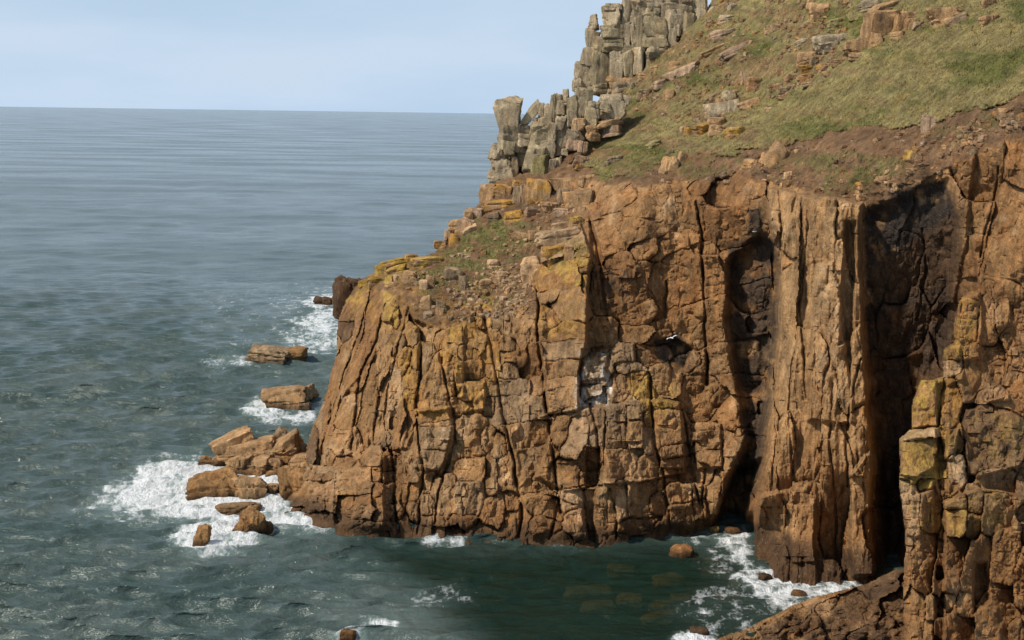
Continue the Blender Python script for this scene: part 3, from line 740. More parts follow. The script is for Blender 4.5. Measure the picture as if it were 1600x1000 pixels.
BZ = [dict(poly=[(1404, 760), (1476, 760), (1476, 1065), (1404, 1065)], hw=(8, 20), hh=(14, 44), a=4, off=.25, c='brtb', tilt=.03),
      dict(poly=[(1476, 760), (1745, 760), (1745, 1065), (1476, 1065)], hw=(10, 28), hh=(16, 60), a=10, off=.25, c='brbb', tilt=.03, ja=10),
      dict(poly=[(1470, 400), (1745, 370), (1745, 770), (1470, 770)], hw=(14, 34), hh=(12, 40), a=4, off=.25, c='brbd', tilt=.03, ja=10)]
rng = np.random.default_rng(21)
one = np.ones(B.X.shape)
carve(B, BH + fill_seeds(BZ, BH, rng), one)
second_order(B, one, [dict(poly=z['poly'], hw=(8, 15), hh=(10, 22), a=z['a'], c='b', ja=14) for z in BZ], 0.38, 6)
B.off += 0.35 * fbm(B.X / 60, B.Y / 90, 4) + 0.28 * (.3 - np.abs(fbm(B.X / 11, B.Y / 15, 4, .65)))
B.paint([(1404, 780), (1745, 760), (1745, 1065), (1404, 1065)], 'r', .55, 20, .4, 30)
B.paint([(1500, 440), (1745, 400), (1745, 640), (1500, 640)], 'r', .4, 20, .4, 30)
B.paint([(1405, 590), (1480, 585), (1480, 760), (1405, 770)], 'y', .35, 8, .45)
B.paint([(1405, 740), (1475, 740), (1470, 830), (1440, 850)], 'y', .5, 8, .55)
B.paint([(1480, 770), (1570, 765), (1570, 830), (1480, 840)], 'y', .35, 8, .5)
B.paint([(1520, 650), (1620, 640), (1620, 740), (1525, 740)], 'y', .3, 10, .55)
B.paint([(1490, 465), (1530, 455), (1530, 600), (1480, 600)], 'o', .35, 8, .5)
B.paint([(1530, 730), (1610, 700), (1620, 770), (1540, 765)], 's', .6, 8, .3)
bsd = poly_sd(B.WX, B.WY, BOUT)
B.off -= (B.X < 1500) * 2.5 * np.exp(-np.clip(bsd, 0, 99) / 5.0)
ob = build_face(B, bbase - B.off, bsd > 0, np.zeros(B.X.shape, int), dict(names={0: ('buttress_cliff', 160)}, mat={0: M_ROCK}, skirt=0))
tag(ob[0], 'nearest lichen yellowed granite buttress with blocky ledges', kind='structure')

C = Face(1096, 860, 1440, 1060, STEP)
COUT = [(1045, 1065), (1090, 1012), (1130, 993), (1165, 982), (1200, 966), (1238, 945), (1270, 935), (1300, 925), (1325, 918), (1345, 915), (1370, 905), (1400, 892), (1445, 880), (1445, 1065)]
CC = [(1130, 1005, 129.5), (1200, 975, 133), (1250, 950, 135.5), (1300, 928, 138.5), (1345, 915, 140.5), (1400, 892, 142), (1440, 880, 142), (1200, 1000, 129.5), (1250, 980, 131.5), (1300, 960, 133.5), (1300, 1000, 130.5), (1400, 950, 134.5), (1400, 1000, 131), (1200, 1050, 124), (1400, 1060, 126), (1100, 1050, 125)]
cbase = tps(CC, C.X, C.Y)
CZ = [dict(poly=[(1085, 860), (1445, 860), (1445, 1065), (1085, 1065)], hw=(16, 44), hh=(9, 24), a=-26, off=.5, c='rrdb', tilt=.03, ja=10)]  # dark blocks among the rust, part of the ridge's painted shade
rng = np.random.default_rng(31)
onec = np.ones(C.X.shape)
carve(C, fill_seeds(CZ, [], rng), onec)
second_order(C, onec, [dict(poly=CZ[0]['poly'], hw=(9, 18), hh=(8, 16), a=-20, c='b', ja=14)], 0.6, 9)
C.off += 0.5 * fbm(C.X / 50, C.Y / 50, 4) + 0.5 * (.3 - np.abs(fbm(C.X / 16, C.Y / 11, 4, .65)))
csd = poly_sd(C.WX, C.WY, COUT)
C.off -= 1.2 * np.exp(-np.clip(csd, 0, 99) / 4.0)
C.paint([(1040, 1070), (1180, 985), (1330, 925), (1450, 890), (1450, 1070)], 'd', .8, 8, .3, 16)  # shade on the ridge's near face, painted in as darker colour
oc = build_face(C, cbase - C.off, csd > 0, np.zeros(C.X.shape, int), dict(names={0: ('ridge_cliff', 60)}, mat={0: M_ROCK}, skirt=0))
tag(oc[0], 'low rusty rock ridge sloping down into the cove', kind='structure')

# ------------------------------------------------------------------ single rocks: closed blocks, chipped and weathered
def cube_grid(n):
    V = {}; F = []
    def vi(p):
        k = tuple(round(c, 5) for c in p)
        return V.setdefault(k, len(V))
    t = np.linspace(-1, 1, n + 1)
    for ax in range(3):
        for sg in (-1, 1):
            for i in range(n):
                for j in range(n):
                    q = []
                    for a, b in ((t[i], t[j]), (t[i + 1], t[j]), (t[i + 1], t[j + 1]), (t[i], t[j + 1])):
                        p = [0, 0, 0]; p[ax] = sg; p[(ax + 1) % 3] = a; p[(ax + 2) % 3] = b
                        q.append(vi(p))
                    F.append(q if sg > 0 else q[::-1])
    return np.array(list(V.keys())), np.array(F)
CUBES = {n: cube_grid(n) for n in (2, 4, 7, 10, 15)}

def rock_shape(w, d, h, seed, n=7, round_=4.0, chips=7, rough=0.05):
    """a weathered block w x d x h metres, closed, with planar breaks"""
    r = np.random.default_rng(seed)
    V, F = CUBES[n]
    V = V * (1 + r.uniform(-.08, .08, V.shape) * (np.abs(V) < .99))
    ln = (np.abs(V) ** round_).sum(1) ** (1 / round_)
    P = V / ln[:, None]
    # slight wedge and shear so that no two are alike
    P[:, 0] *= 1 + r.uniform(-.22, .22) * P[:, 2]; P[:, 1] *= 1 + r.uniform(-.22, .22) * P[:, 2]
    P[:, 2] *= 1 + r.uniform(-.20, .20) * P[:, 0]; P[:, 0] += r.uniform(-.12, .12) * P[:, 2]
    for _ in range(chips):
        nrm = r.normal(0, 1, 3) * np.array([1, .9, .8]); nrm /= np.linalg.norm(nrm)
        lim = r.uniform(.74, 1.0) * np.abs(nrm).sum() ** .55
        ex = P @ nrm - lim
        P = P - np.where(ex > 0, ex, 0)[:, None] * nrm * .92
    S = np.array([w, d, h]) / 2
    a, b, c = r.uniform(0, 50, 3)
    nz = fbm(P[:, 0] * 1.7 + a + P[:, 1], P[:, 2] * 1.7 + b - P[:, 1] * .7, 3, .6)
    n2 = fbm(P[:, 0] * 5 + b + P[:, 1] * 3, P[:, 2] * 5 + c - P[:, 1] * 4, 3, .65)
    P = P * (1 + rough * (1.4 * nz + (.9 if n >= 7 else .4) * n2))[:, None]
    # joints: one main set and a cross set
    if n >= 7:
        w_ = .09 if n < 9 else .065 if n < 12 else .05
        j1 = r.normal(0, 1, 3) * np.array([1, .6, .35]); j1 /= np.linalg.norm(j1); j2 = np.array([.15, .2, 1.]) + r.normal(0, .15, 3); j2 /= np.linalg.norm(j2)
        for jn, m_ in ((j1, 2 if n < 9 else 3), (j2, 1 if n < 9 else 2)):
            for pos in r.uniform(-.6, .6, m_):
                sd_ = P @ jn - pos + .07 * nz
                P = P * (1 - .10 * np.exp(-(sd_ / w_) ** 2) + .03 * np.sign(sd_) * r.uniform(-1, 1))[:, None]
    return P * S, F

_seed = [100]
def rock(name, px, py, wpx, hpx, Y, c='G', ang=0, parent=None, deep=0.9, n=7, rnd=None, mat=None, rough=.05, bury=0.0, chips=7):
    """a rock whose face spans wpx x hpx as sighted at distance Y"""
    _seed[0] += 1
    r = np.random.default_rng(_seed[0])
    w = wpx * Y / FPX; h = hpx * Y / FPX; d = min(w, h * 1.6) * deep if deep < 5 else deep
    d = max(d, .35 * w)
    V, F = rock_shape(w * 1.12, d, h * 1.10, _seed[0], n, rnd or r.uniform(9, 24), chips, rough)
    a = -math.radians(ang); ca, sa = math.cos(a), math.sin(a)
    V = V @ np.array([[ca, 0, sa], [0, 1, 0], [-sa, 0, ca]])      # lean, top to the right positive
    yaw = r.uniform(-.38, .38); cy_, sy_ = math.cos(yaw), math.sin(yaw)
    V = V @ np.array([[cy_, sy_, 0], [-sy_, cy_, 0], [0, 0, 1]])
    ctr = pt(px, py, Y + d * (.5 - .0) - bury)
    base_c = CO[c] * r.uniform(.86, 1.14)
    W = V + ctr
    n1 = fbm(W[:, 0] * .6 + W[:, 1] * .3, W[:, 2] * .6, 3)
    cc = base_c * (1 + .3 * n1)[:, None]
    if c in 'yo':       # lichen is patchy: bare rock shows between
        t = smooth(-.25, .35, fbm(W[:, 0] * .9 + 3, W[:, 2] * .9 + W[:, 1] * .4, 3) + .25 * V[:, 2] / (h * .5) + .10)[:, None]
        cc = CO['t'] * (1 - t) + cc * t
    if mat is M_ROCK:   # dark where the sea keeps it wet
        t = (smooth(1.5, .2, W[:, 2] + .5 * n1) * .8)[:, None]; cc = cc * (1 - t) + CO['d'] * .5 * t
    me = mesh_np(name, V, F, {'col': np.clip(cc, .01, .8)}, smooth_sh=True)
    me.set_sharp_from_angle(angle=math.radians(28))
    return link(name, me, mat or M_TOR, parent, ctr)

def formation(name, label, cat, blocks, Y, px, py, group=None, mat=None, n=7):
    """a natural stack or outcrop: an empty at its foot, blocks as parts. blocks: x, y, w, h, [lean, colour, dY]"""
    root = bpy.data.objects.new(name, None); col.objects.link(root)
    root.location = pt(px, py, Y if not callable(Y) else Y(px, py)); root.empty_display_size = .5
    tag(root, label, cat, group)
    inv = Matrix.Translation(root.location).inverted()
    for q in blocks:
        x, y, w, h = q[:4]; ang = q[4] if len(q) > 4 else 0; c = q[5] if len(q) > 5 else 'G'; dy = q[6] if len(q) > 6 else 0
        yy = Y(x, y + h * .32) if callable(Y) else Y + dy
        o = rock('rock_block', x, y, w, h, yy + (dy if callable(Y) else 0), c, ang, None, n=10, mat=mat, rough=.07)
        o.parent = root; o.matrix_parent_inverse = inv
    return root

def Z(x0, y0, k, lst):
    """notes taken on an enlargement with origin x0, y0 and scale k"""
    return [(x0 + k * q[0], y0 + k * q[1], q[2] * k, q[3] * k) + tuple(q[4:]) for q in lst]

def ground(x, y):
    return float(sample(A, dist, x, y))

# ---- the tors on the skyline
LOW_A = Z(750, 0, .3, [(150,590,122,150,-8,'G',-1),(265,595,44,128,38,'H'),(322,575,36,70),(305,640,60,50,0,'G'),(160,720,112,130,3,'G',-1),(95,785,70,75,0,'G',-1),(150,775,56,76,0,'H',-1.5),(230,730,66,60,0,'G',-1),(242,680,44,50),(100,850,80,66,0,'G',-1),(130,885,90,92,-18,'G',-1.5),(182,880,32,104,0,'G',-1),(225,800,62,120,0,'H'),(90,925,76,74,0,'G',-1),(250,900,44,70),(180,940,90,50,0,'G',-1)])
LOW_B = Z(750, 0, .3, [(320,705,112,112,3,'H',-1),(375,690,46,92,0,'G',-1),(285,835,92,166,14,'H',-2),(360,772,72,84,0,'G',-1.5),(315,880,82,124,0,'M',-3),(372,872,38,82,4,'G',-2.5),(405,862,36,80,6,'G',-2),(395,570,62,144,0,'H'),(356,605,42,104,0,'G',.5),(418,562,38,64,0,'G',-.5),(446,500,30,62,0,'G',.5),(440,690,62,160,0,'G',-.5),(415,642,42,62,0,'G',-1),(420,770,60,90,0,'G',-.5),(340,640,60,60,0,'G',.5)])
LOW_C = Z(750, 0, .3, [(480,560,50,104,0,'H'),(478,615,42,80,0,'G',-.5),(520,540,46,134,0,'G'),(562,525,42,112,0,'H'),(545,482,62,42,0,'G',.5),(580,612,66,94,0,'H',-1),(590,558,52,54,0,'G',-.5),(610,592,26,42,0,'G',-1),(515,650,62,62,0,'l',-1.5),(485,700,60,42,0,'G',-2),(482,748,56,62,0,'p',-2),(440,792,30,32,0,'G',-2),(585,676,56,42,0,'t',-2),(590,712,62,42,0,'t',-2),(690,560,122,124,0,'G',-1),(655,562,50,44,0,'H',-1.5),(740,560,32,62,0,'G',-1),(766,520,42,52,0,'G'),(680,640,112,32,-10,'t',-2),(690,682,82,52,-8,'p',-2),(535,768,42,62,8,'p',-2.5),(500,600,50,60,0,'G',.3)])
UP_A = Z(750, 0, .3, [(592,103,36,52,0,'G'),(590,138,46,38,0,'G'),(583,205,62,98,3,'G'),(622,245,56,94,0,'H',-.5),(568,292,62,86,4,'G'),(532,395,74,118,4,'G'),(510,440,44,64,0,'G',-.5),(625,360,106,174,5,'H',-1),(690,292,38,84,-6,'G',-.5),(640,470,116,64,0,'H',-1),(680,482,32,34,0,'G',-1.5),(560,450,80,70,0,'G')])
UP_B = Z(750, 0, .3, [(690,92,92,94,0,'G'),(685,40,62,42,-6,'G'),(725,36,30,30,0,'G'),(760,72,42,134,4,'G',.3),(690,172,104,74,3,'H',-.3),(697,236,92,62,0,'H',-.5),(760,192,46,124,0,'G'),(825,22,92,64,0,'G',.3),(825,102,84,114,0,'G',.2),(838,175,42,164,0,'H',-.3),(800,182,32,104,0,'G',-.2),(712,350,66,144,2,'G',-.8),(775,342,56,134,0,'H',-.9),(825,322,46,134,0,'G',-1),(750,430,132,54,0,'t',-1.2),(780,262,90,60,0,'H'),(905,146,112,104,0,'H',-1),(915,216,116,64,-3,'H',-1.2),(920,282,116,84,0,'G',-1.5),(880,352,32,84,0,'H',-1.2),(895,72,72,54,0,'H',-.2),(910,22,74,54,0,'G')])
UP_C = Z(750, 0, .3, [(1020,32,144,84,0,'G'),(1015,102,104,94,0,'G',-.5),(1010,152,72,64,0,'G',-.8),(1000,218,42,124,0,'G',-1),(1030,246,36,42,0,'H',-1.2),(1085,150,56,144,3,'H',-1),(1070,236,42,54,0,'G',-1),(1152,106,62,84,0,'G',-.5),(1142,166,52,64,0,'G',-.8),(1140,32,84,84,0,'G'),(1215,76,62,74,0,'G',-.5),(1285,106,72,48,0,'G',-.5),(1186,172,42,32,0,'G',-1),(960,110,50,120,0,'G')])
LOW_B += Z(750, 0, .3, [(360,800,150,200,0,'G',2),(420,660,100,220,0,'G',2),(320,760,100,150,0,'G',2)])
LOW_A += Z(750, 0, .3, [(150,830,120,200,0,'G',2),(210,800,70,160,0,'G',2)])
LOW_C += Z(750, 0, .3, [(560,620,150,160,0,'G',2),(660,620,120,140,0,'G',2),(500,680,100,120,0,'G',2)])
UP_A += Z(750, 0, .3, [(600,380,120,180,0,'G',2),(600,270,60,120,0,'G',2)])
UP_B += Z(750, 0, .3, [(760,250,150,260,0,'G',2.5),(860,150,120,260,0,'G',2.5),(760,380,160,160,0,'G',2),(890,280,110,160,0,'G',2),(720,150,100,150,0,'G',2)])
UP_C += Z(750, 0, .3, [(1040,120,160,180,0,'G',2),(1150,110,140,130,0,'G',2)])
formation('rock_tor', 'weathered grey tor at the seaward end with an overhanging head block', 'tor', LOW_A, 215, 800, 285)
formation('rock_tor', 'blocky grey tor beside the head block, with a tall leaning slab', 'tor', LOW_B, 213, 850, 275)
formation('rock_tor', 'clustered low grey tor whose big rounded block meets the grass', 'tor', LOW_C, 211, 930, 225)
formation('rock_tor', 'slim pinnacle of stacked grey blocks on the skyline edge', 'tor', UP_A, 231, 930, 150)
formation('rock_tor', 'tall cracked grey tor columns behind the slim pinnacle', 'tor', UP_B, 229, 1000, 115)
formation('rock_tor', 'grey tor at the top edge of the picture beside the grass', 'tor', UP_C, 229, 1075, 75)

# ---- lichen covered ledges and slabs on the headland shoulder
S3 = lambda l: Z(650, 200, .3, l)
G = ground
formation('rock_outcrop', 'row of orange lichen blocks below the seaward tor', 'outcrop', S3([(370,345,72,104,0,'t'),(455,340,88,78,0,'o'),(535,357,56,102,0,'g'),(540,297,72,44,0,'o'),(645,342,114,132,0,'o'),(578,352,42,112,0,'t'),(430,408,152,64,-6,'o'),(785,296,152,62,0,'t'),(890,277,82,62,0,'t'),(700,300,60,60,0,'o'),(410,300,60,50,0,'G')]), G, 830, 320)
formation('rock_outcrop', 'tan stepped blocks between the orange row and the grass patch', 'outcrop', S3([(510,472,102,74,-6,'o'),(610,442,82,52,0,'p'),(702,416,82,54,0,'t'),(770,372,62,92,0,'g'),(806,382,66,92,0,'t'),(872,386,92,112,6,'t'),(760,440,70,40,0,'p')]), G, 860, 335)
formation('rock_outcrop', 'pale stair of slabs along the seaward skyline of the shoulder', 'outcrop', S3([(310,452,74,64,0,'p'),(272,462,42,54,0,'t'),(205,512,64,64,0,'t'),(266,506,72,64,10,'p'),(165,562,34,54,0,'p'),(196,584,42,64,0,'o'),(280,532,92,42,-20,'l'),(405,470,60,50,-10,'g'),(235,550,60,44,-10,'t')]), G, 720, 370)
formation('rock_outcrop', 'broad smooth slab with round boulders above the yellow pillar', 'outcrop', S3([(545,567,92,54,8,'t'),(620,562,62,54,0,'t'),(765,512,112,42,-12,'l'),(836,492,62,54,-12,'y'),(750,574,232,84,-10,'l'),(720,672,102,104,0,'o'),(796,662,46,84,0,'t'),(600,637,72,64,0,'t'),(606,728,112,112,-8,'l'),(600,790,80,50,0,'t')]), G, 870, 420)
rock_list = [  # single boulders: x, y, w, h, lean, colour, label
 (668,410,44,18,-4,'y','smooth yellow grey boulder perched on the headland brink'),
 (685,382,15,13,0,'o','small orange boulder on the skyline of the shoulder'),
 (771,414,19,16,0,'l','pale square stone lying alone on the shoulder turf'),
 (786,432,16,15,0,'l','pale stone downhill of the square one on the shoulder'),
 (757,446,16,18,0,'t','upright tan stone in the middle of the scree'),
 (794,444,17,13,0,'g','grey stone at the inland side of the scree'),
 (708,432,26,30,0,'g','grey hunched boulder standing in the shoulder scree'),
 (723,446,10,26,0,'g','narrow grey slab leaning on the hunched boulder'),
 (662,448,13,20,0,'l','pale wedge stone under the yellow brink slabs'),
 (673,442,13,20,0,'t','tan stone next to the pale wedge'),
 (666,475,17,24,0,'t','tan boulder low on the scree above the yellow columns'),
 (689,480,16,20,0,'g','grey boulder beside the tan one low on the scree'),
 (668,494,13,14,0,'g','round grey stone at the foot of the scree'),
 (688,488,13,13,0,'t','round tan stone at the foot of the scree'),
 (640,435,22,22,0,'t','squat tan block behind the yellow brink slabs'),
]
for x, y, w, h, a, c, lab in rock_list:
    tag(rock('boulder', x, y, w, h, G(x, y + h * .3) - .05, c, a, rnd=6, n=10, rough=.09), lab, 'boulder')
formation('rock_outcrop', 'long yellow lichen slabs capping the headland brink', 'outcrop', Z(470, 380, .3, [(490,108,170,44,-14,'y'),(500,142,92,42,-16,'y'),(575,72,62,24,0,'o'),(330,207,52,34,-12,'y'),(386,202,62,54,0,'y'),(460,202,42,64,0,'y'),(420,150,60,60,-10,'y'),(540,190,50,60,0,'t'),(500,185,40,40,0,'l')]), G, 612, 425)

# ---- outcrops and boulders on the grassy hillside
R2 = lambda l: Z(1100, 0, .35, l)
L1 = lambda l: Z(750, 0, .3, l)
formation('rock_outcrop', 'large cracked tan outcrop near the top of the hillside', 'outcrop', R2([(800,122,152,132,0,'t'),(805,48,136,54,-20,'t'),(690,72,90,34,-4,'M'),(680,217,97,74,-6,'t'),(770,182,54,62,0,'t'),(862,166,54,44,0,'t'),(915,77,84,44,0,'t'),(880,110,50,70,0,'t')]), G, 1375, 65)
formation('rock_outcrop', 'pair of lichened boulders uphill of the large cracked outcrop', 'outcrop', R2([(1080,82,132,84,-8,'t'),(1132,92,84,42,-30,'g'),(920,112,42,54,0,'t'),(962,116,52,32,0,'g')]), G, 1470, 40)
formation('rock_outcrop', 'orange spotted low rocks downhill of the grey slab boulder', 'outcrop', R2([(455,267,72,62,-6,'t'),(490,277,32,44,0,'g'),(465,312,62,38,0,'o'),(515,307,32,34,0,'o'),(556,332,44,24,0,'t'),(600,280,60,36,-8,'t'),(690,250,80,26,-8,'l'),(545,300,40,26,0,'t')]), G, 1275, 108)
formation('rock_outcrop', 'low layered rock shelf in the middle of the hillside', 'outcrop', R2([(390,352,62,44,-8,'t'),(320,392,54,32,-8,'t'),(360,407,62,28,-6,'p'),(450,345,70,24,-6,'t'),(470,375,80,18,-8,'l'),(360,432,60,20,-6,'t')]), G, 1235, 145)
formation('rock_outcrop', 'knobbly grey tan outcrop at the lower edge of the grass', 'outcrop', L1([(1230,592,112,104,0,'G'),(1262,562,54,84,0,'t'),(1300,512,72,74,0,'G'),(1230,642,84,54,0,'t'),(1160,682,92,64,-4,'o'),(1232,682,74,54,0,'t'),(1320,560,50,70,0,'G'),(1310,690,60,50,0,'t')]), G, 1118, 205)
formation('rock_outcrop', 'thin pale rock ledges striped across the upper grass', 'outcrop', L1([(1215,267,112,32,-25,'t'),(1300,282,122,50,-25,'p'),(1060,372,152,44,-25,'p'),(1010,342,62,42,-10,'t'),(1080,355,70,30,-25,'t'),(945,442,102,42,-10,'p'),(1255,187,72,50,-10,'t')]), G, 1080, 110)
formation('rock_outcrop', 'jumbled stones at the foot of the tall tor', 'outcrop', L1([(740,462,82,62,-6,'G'),(812,442,52,32,-8,'G'),(852,402,44,32,0,'t'),(905,360,40,30,-10,'t')]), G, 985, 140)
single = L1([(855,497,76,68,0,'g','grey cubic boulder on the grass under the tall tor'),(985,502,50,62,8,'t','tan leaning stone alone on the grass slope'),(1205,512,92,27,-35,'g','thin grey slab tilted on the grass above the knobbly outcrop'),(1065,672,42,27,-8,'l','small pale stone left of the knobbly outcrop'),(1090,692,50,50,0,'o','orange boulder at the foot of the knobbly outcrop'),(905,757,72,42,-15,'M','mossy flat rock in the lower turf'),(700,837,82,47,-6,'g','grey flat rock in the turf below the tors'),(985,872,82,104,12,'t','big tan boulder on the bare soil above the cliff'),(1052,822,36,62,8,'t','upright tan stone next to the big soil boulder'),(990,797,32,32,0,'g','small grey stone uphill of the big soil boulder'),(540,842,92,54,4,'p','pink tan rock just below the tors'),(535,870,70,30,0,'o','orange lichened rock under the pink rock')]) + \
 R2([(745,27,112,54,-14,'G','white lichened slab boulder at the top of the hillside'),(575,197,132,74,-12,'G','large grey slab boulder in the middle of the grass'),(515,57,82,74,-4,'t','square tan boulder high on the grass'),(440,190,62,27,-25,'G','small tilted grey slab uphill of the orange spotted rocks'),(325,127,42,37,0,'l','pale round stone high on the left of the grass'),(285,147,27,22,0,'l','tiny pale stone beside the pale round one'),(125,37,32,32,0,'G','grey stone near the tor at the top edge'),(100,92,72,48,0,'G','grey boulder on the grass beside the topmost tor'),(215,382,62,64,4,'t','tan boulder with a flat back above the knobbly outcrop'),(180,357,42,64,0,'g','grey boulder behind the flat backed tan one'),(290,492,32,22,0,'l','small white stone near the soil edge'),(205,467,94,42,-15,'t','low tan rock ridge near the soil edge'),(180,527,42,24,0,'t','small tan stone on turf close to the soil edge'),(140,597,82,52,-4,'y','yellowish rock at the start of the soil edge'),(600,110,92,54,-10,'M','grass grown flat rock behind the grey slab boulder'),(85,162,92,52,-15,'p','pinkish flat rock on the upper left grass'),(150,227,142,42,-25,'p','long pink ledge on the left of the grass'),(1270,97,62,52,-8,'t','tan rock high at the right of the grass'),(1270,17,52,42,0,'t','tan rock at the top edge, far right'),(1010,557,72,74,0,'p','pale boulder perched on the soil edge'),(325,702,84,114,32,'t','tan leaning boulder caught below the soil edge'),(205,737,62,47,0,'t','low tan stone beside the leaning boulder'),(270,707,32,44,20,'t','small stone leaning on the tilted boulder'),(935,717,92,42,42,'y','yellow slab sliding down the bare soil'),(870,752,32,27,0,'t','tan stone left of the sliding slab'),(930,767,54,32,0,'t','tan stone below the sliding slab'),(960,712,34,30,0,'g','grey stone touching the upper end of the sliding slab'),(770,757,37,32,0,'g','grey round stone on the soil between slab and mossy patch'),(715,832,62,44,0,'o','orange lichened stone at the brink over the pale rib'),(805,807,72,27,10,'t','flat tan stone near the brink over the pale rib'),(1350,502,54,32,0,'t','tan stone in the stony soil at far right'),(1370,542,44,27,0,'g','grey stone in the stony soil at far right'),(1160,582,52,32,0,'t','tan stone on soil right of the pale perched boulder'),(880,607,47,32,0,'s','earthy stone left of the pale perched boulder'),(375,787,32,37,0,'l','pale stone beside a green cushion near the brink'),(700,872,44,44,0,'t','tan stone at the very brink of the pale rib'),(635,927,44,34,0,'l','pale stone wedged in the top of the pale rib'),(725,927,54,34,0,'t','tan stone wedged at the top corner of the pale rib')])
for x, y, w, h, a, c, lab in single:
    tag(rock('boulder', x, y, w, h, G(x, y + h * .3) + .15, c, a, rnd=7, n=10, rough=.09), lab, 'boulder')

# ------------------------------------------------------------------ rocks in the sea
def sea_rock(name, label, px, py, wpx, hpx, ang=0, c='r', n=15, sink=.25, parent=None, cat='rock', rnd=8.0, deep=.9, dy=0.0, chips=11):
    """py is the middle of the part above water; the foot goes under"""
    Yw = float(seaY(px, py + hpx * .5)) + dy
    o = rock(name, px, py + hpx * sink * .5, wpx, hpx * (1 + sink), Yw, c, ang, None, deep=deep, n=n, rnd=rnd, mat=M_ROCK, rough=.11, chips=chips)
    if label: tag(o, label, cat)
    return o

def sea_formation(name, label, px, py, blocks, cat='rock'):
    root = bpy.data.objects.new(name, None); col.objects.link(root)
    root.location = pt(px, py, float(seaY(px, py))); root.empty_display_size = .5
    tag(root, label, cat); inv = Matrix.Translation(root.location).inverted()
    for q in blocks:
        x, y, w, h = q[:4]
        yb = q[6] if len(q) > 6 else y + h * .5                       # sighting of the water at its foot
        Yw = float(seaY(x, yb))
        ext = max(0, yb - (y + h * .5)) * .8
        o = rock('rock_block', x, y + ext * .5, w, h + ext, Yw, q[5] if len(q) > 5 else 't', q[4] if len(q) > 4 else 0, None, n=15, rnd=14, mat=M_ROCK, rough=.10, deep=1.1, chips=10)
        o.parent = root; o.matrix_parent_inverse = inv
    return root
SE = lambda l: Z(150, 600, .3, l)
SF = lambda l: [q[:6] + (600 + .3 * q[6],) if len(q) > 6 else q for q in Z(150, 600, .3, l)]
sea_formation('skerry', 'broad sunlit slab skerry joined to the foot of the headland', 370, 725, [(q[0], q[1] + q[3] * .16, q[2] * 1.08, q[3] * .72) + q[4:] for q in SF([
    (730,285,176,130,-28,'t',420),(820,320,220,130,-16,'t',430),(965,255,80,90,14,'g',380),(985,315,170,130,-28,'t',430),(1050,320,90,120,10,'t',420),(605,405,120,56,0,'b',432),(572,387,44,56,12,'b',425),(860,360,180,110,-8,'t',440),(680,380,120,80,-8,'t',430),(930,360,120,100,-10,'t',440)])])
sea_formation('skerry', 'stepped tan blocks at the near edge of the slab skerry', 385, 745, SF([(745,425,112,96,0,'t',470),(832,432,152,90,-6,'t',475),(912,428,112,88,0,'t',470),(985,402,94,70,-6,'b',440),(850,480,64,74,0,'b',500),(922,486,64,60,-8,'b',505),(780,470,110,40,0,'b',480)]))
sea_formation('skerry', 'brown ledges bridging the skerry and the cliff foot', 470, 770, SF([(1092,402,136,80,-4,'t',470),(1140,450,120,80,0,'b',560),(1010,520,110,160,4,'b',600),(1090,520,110,150,0,'b',610),(1150,500,110,120,0,'t',620),(1060,440,100,60,0,'t',480)]))
sea_rock('sea_rock', 'big dark wet rock in the white surf', *SE([(608,540,262,140)])[0], ang=-4, c='b', rnd=6.0, deep=.7)
sea_rock('sea_rock', 'tan block rock touching the big dark wet rock', *SE([(800,552,152,112)])[0], ang=4, c='t')
sea_rock('sea_rock', 'low wet rock nearest the surf gully', *SE([(905,556,104,62)])[0], ang=-6, c='t')
sea_rock('sea_rock', 'flat tan rock awash below the dark wet rock', *SE([(740,645,222,58)])[0], ang=0, c='t', rnd=3.4)
sea_rock('sea_rock', 'pointed orange rock standing alone in the surf', *SE([(555,790,78,124)])[0], ang=10, c='b', rnd=3.6)
sea_formation('sea_rock', 'leaning orange rock streaming with white water', 394, 830, SF([(812,722,106,130,14,'b'),(765,750,70,90,30,'b'),(850,740,60,80,-10,'b')]))
sea_rock('sea_rock', 'small brown rock tucked behind the leaning orange one', *SE([(895,742,48,54)])[0], ang=0, c='b')
sea_formation('sea_rock', 'wedge shaped rock islet close off the headland', 448, 641, SF([(1000,75,210,110,-6,'t'),(930,60,120,70,0,'t'),(1080,55,120,70,-22,'t')]))
sea_rock('sea_rock', 'low grey rock under the wedge shaped islet', *SE([(1085,118,64,40)])[0], c='g')
sea_formation('sea_rock', 'flat topped dark rock islet farther out', 433, 570, Z(350, 420, .26, [(280,525,230,100,0,'g'),(410,525,150,92,-3,'b'),(270,485,170,44,0,'g'),(350,525,180,80,0,'b'),(190,512,60,52,0,'b')]))
sea_rock('sea_rock', 'small dark rock by the far corner of the headland', 507, 471, 28, 12, c='d')
tag(rock('sea_rock', 552, 464, 54, 56, 204, 'd', 0, n=15, rnd=6, mat=M_TOR, rough=.1, chips=4), 'dark rounded stack behind the headland brink', 'rock')
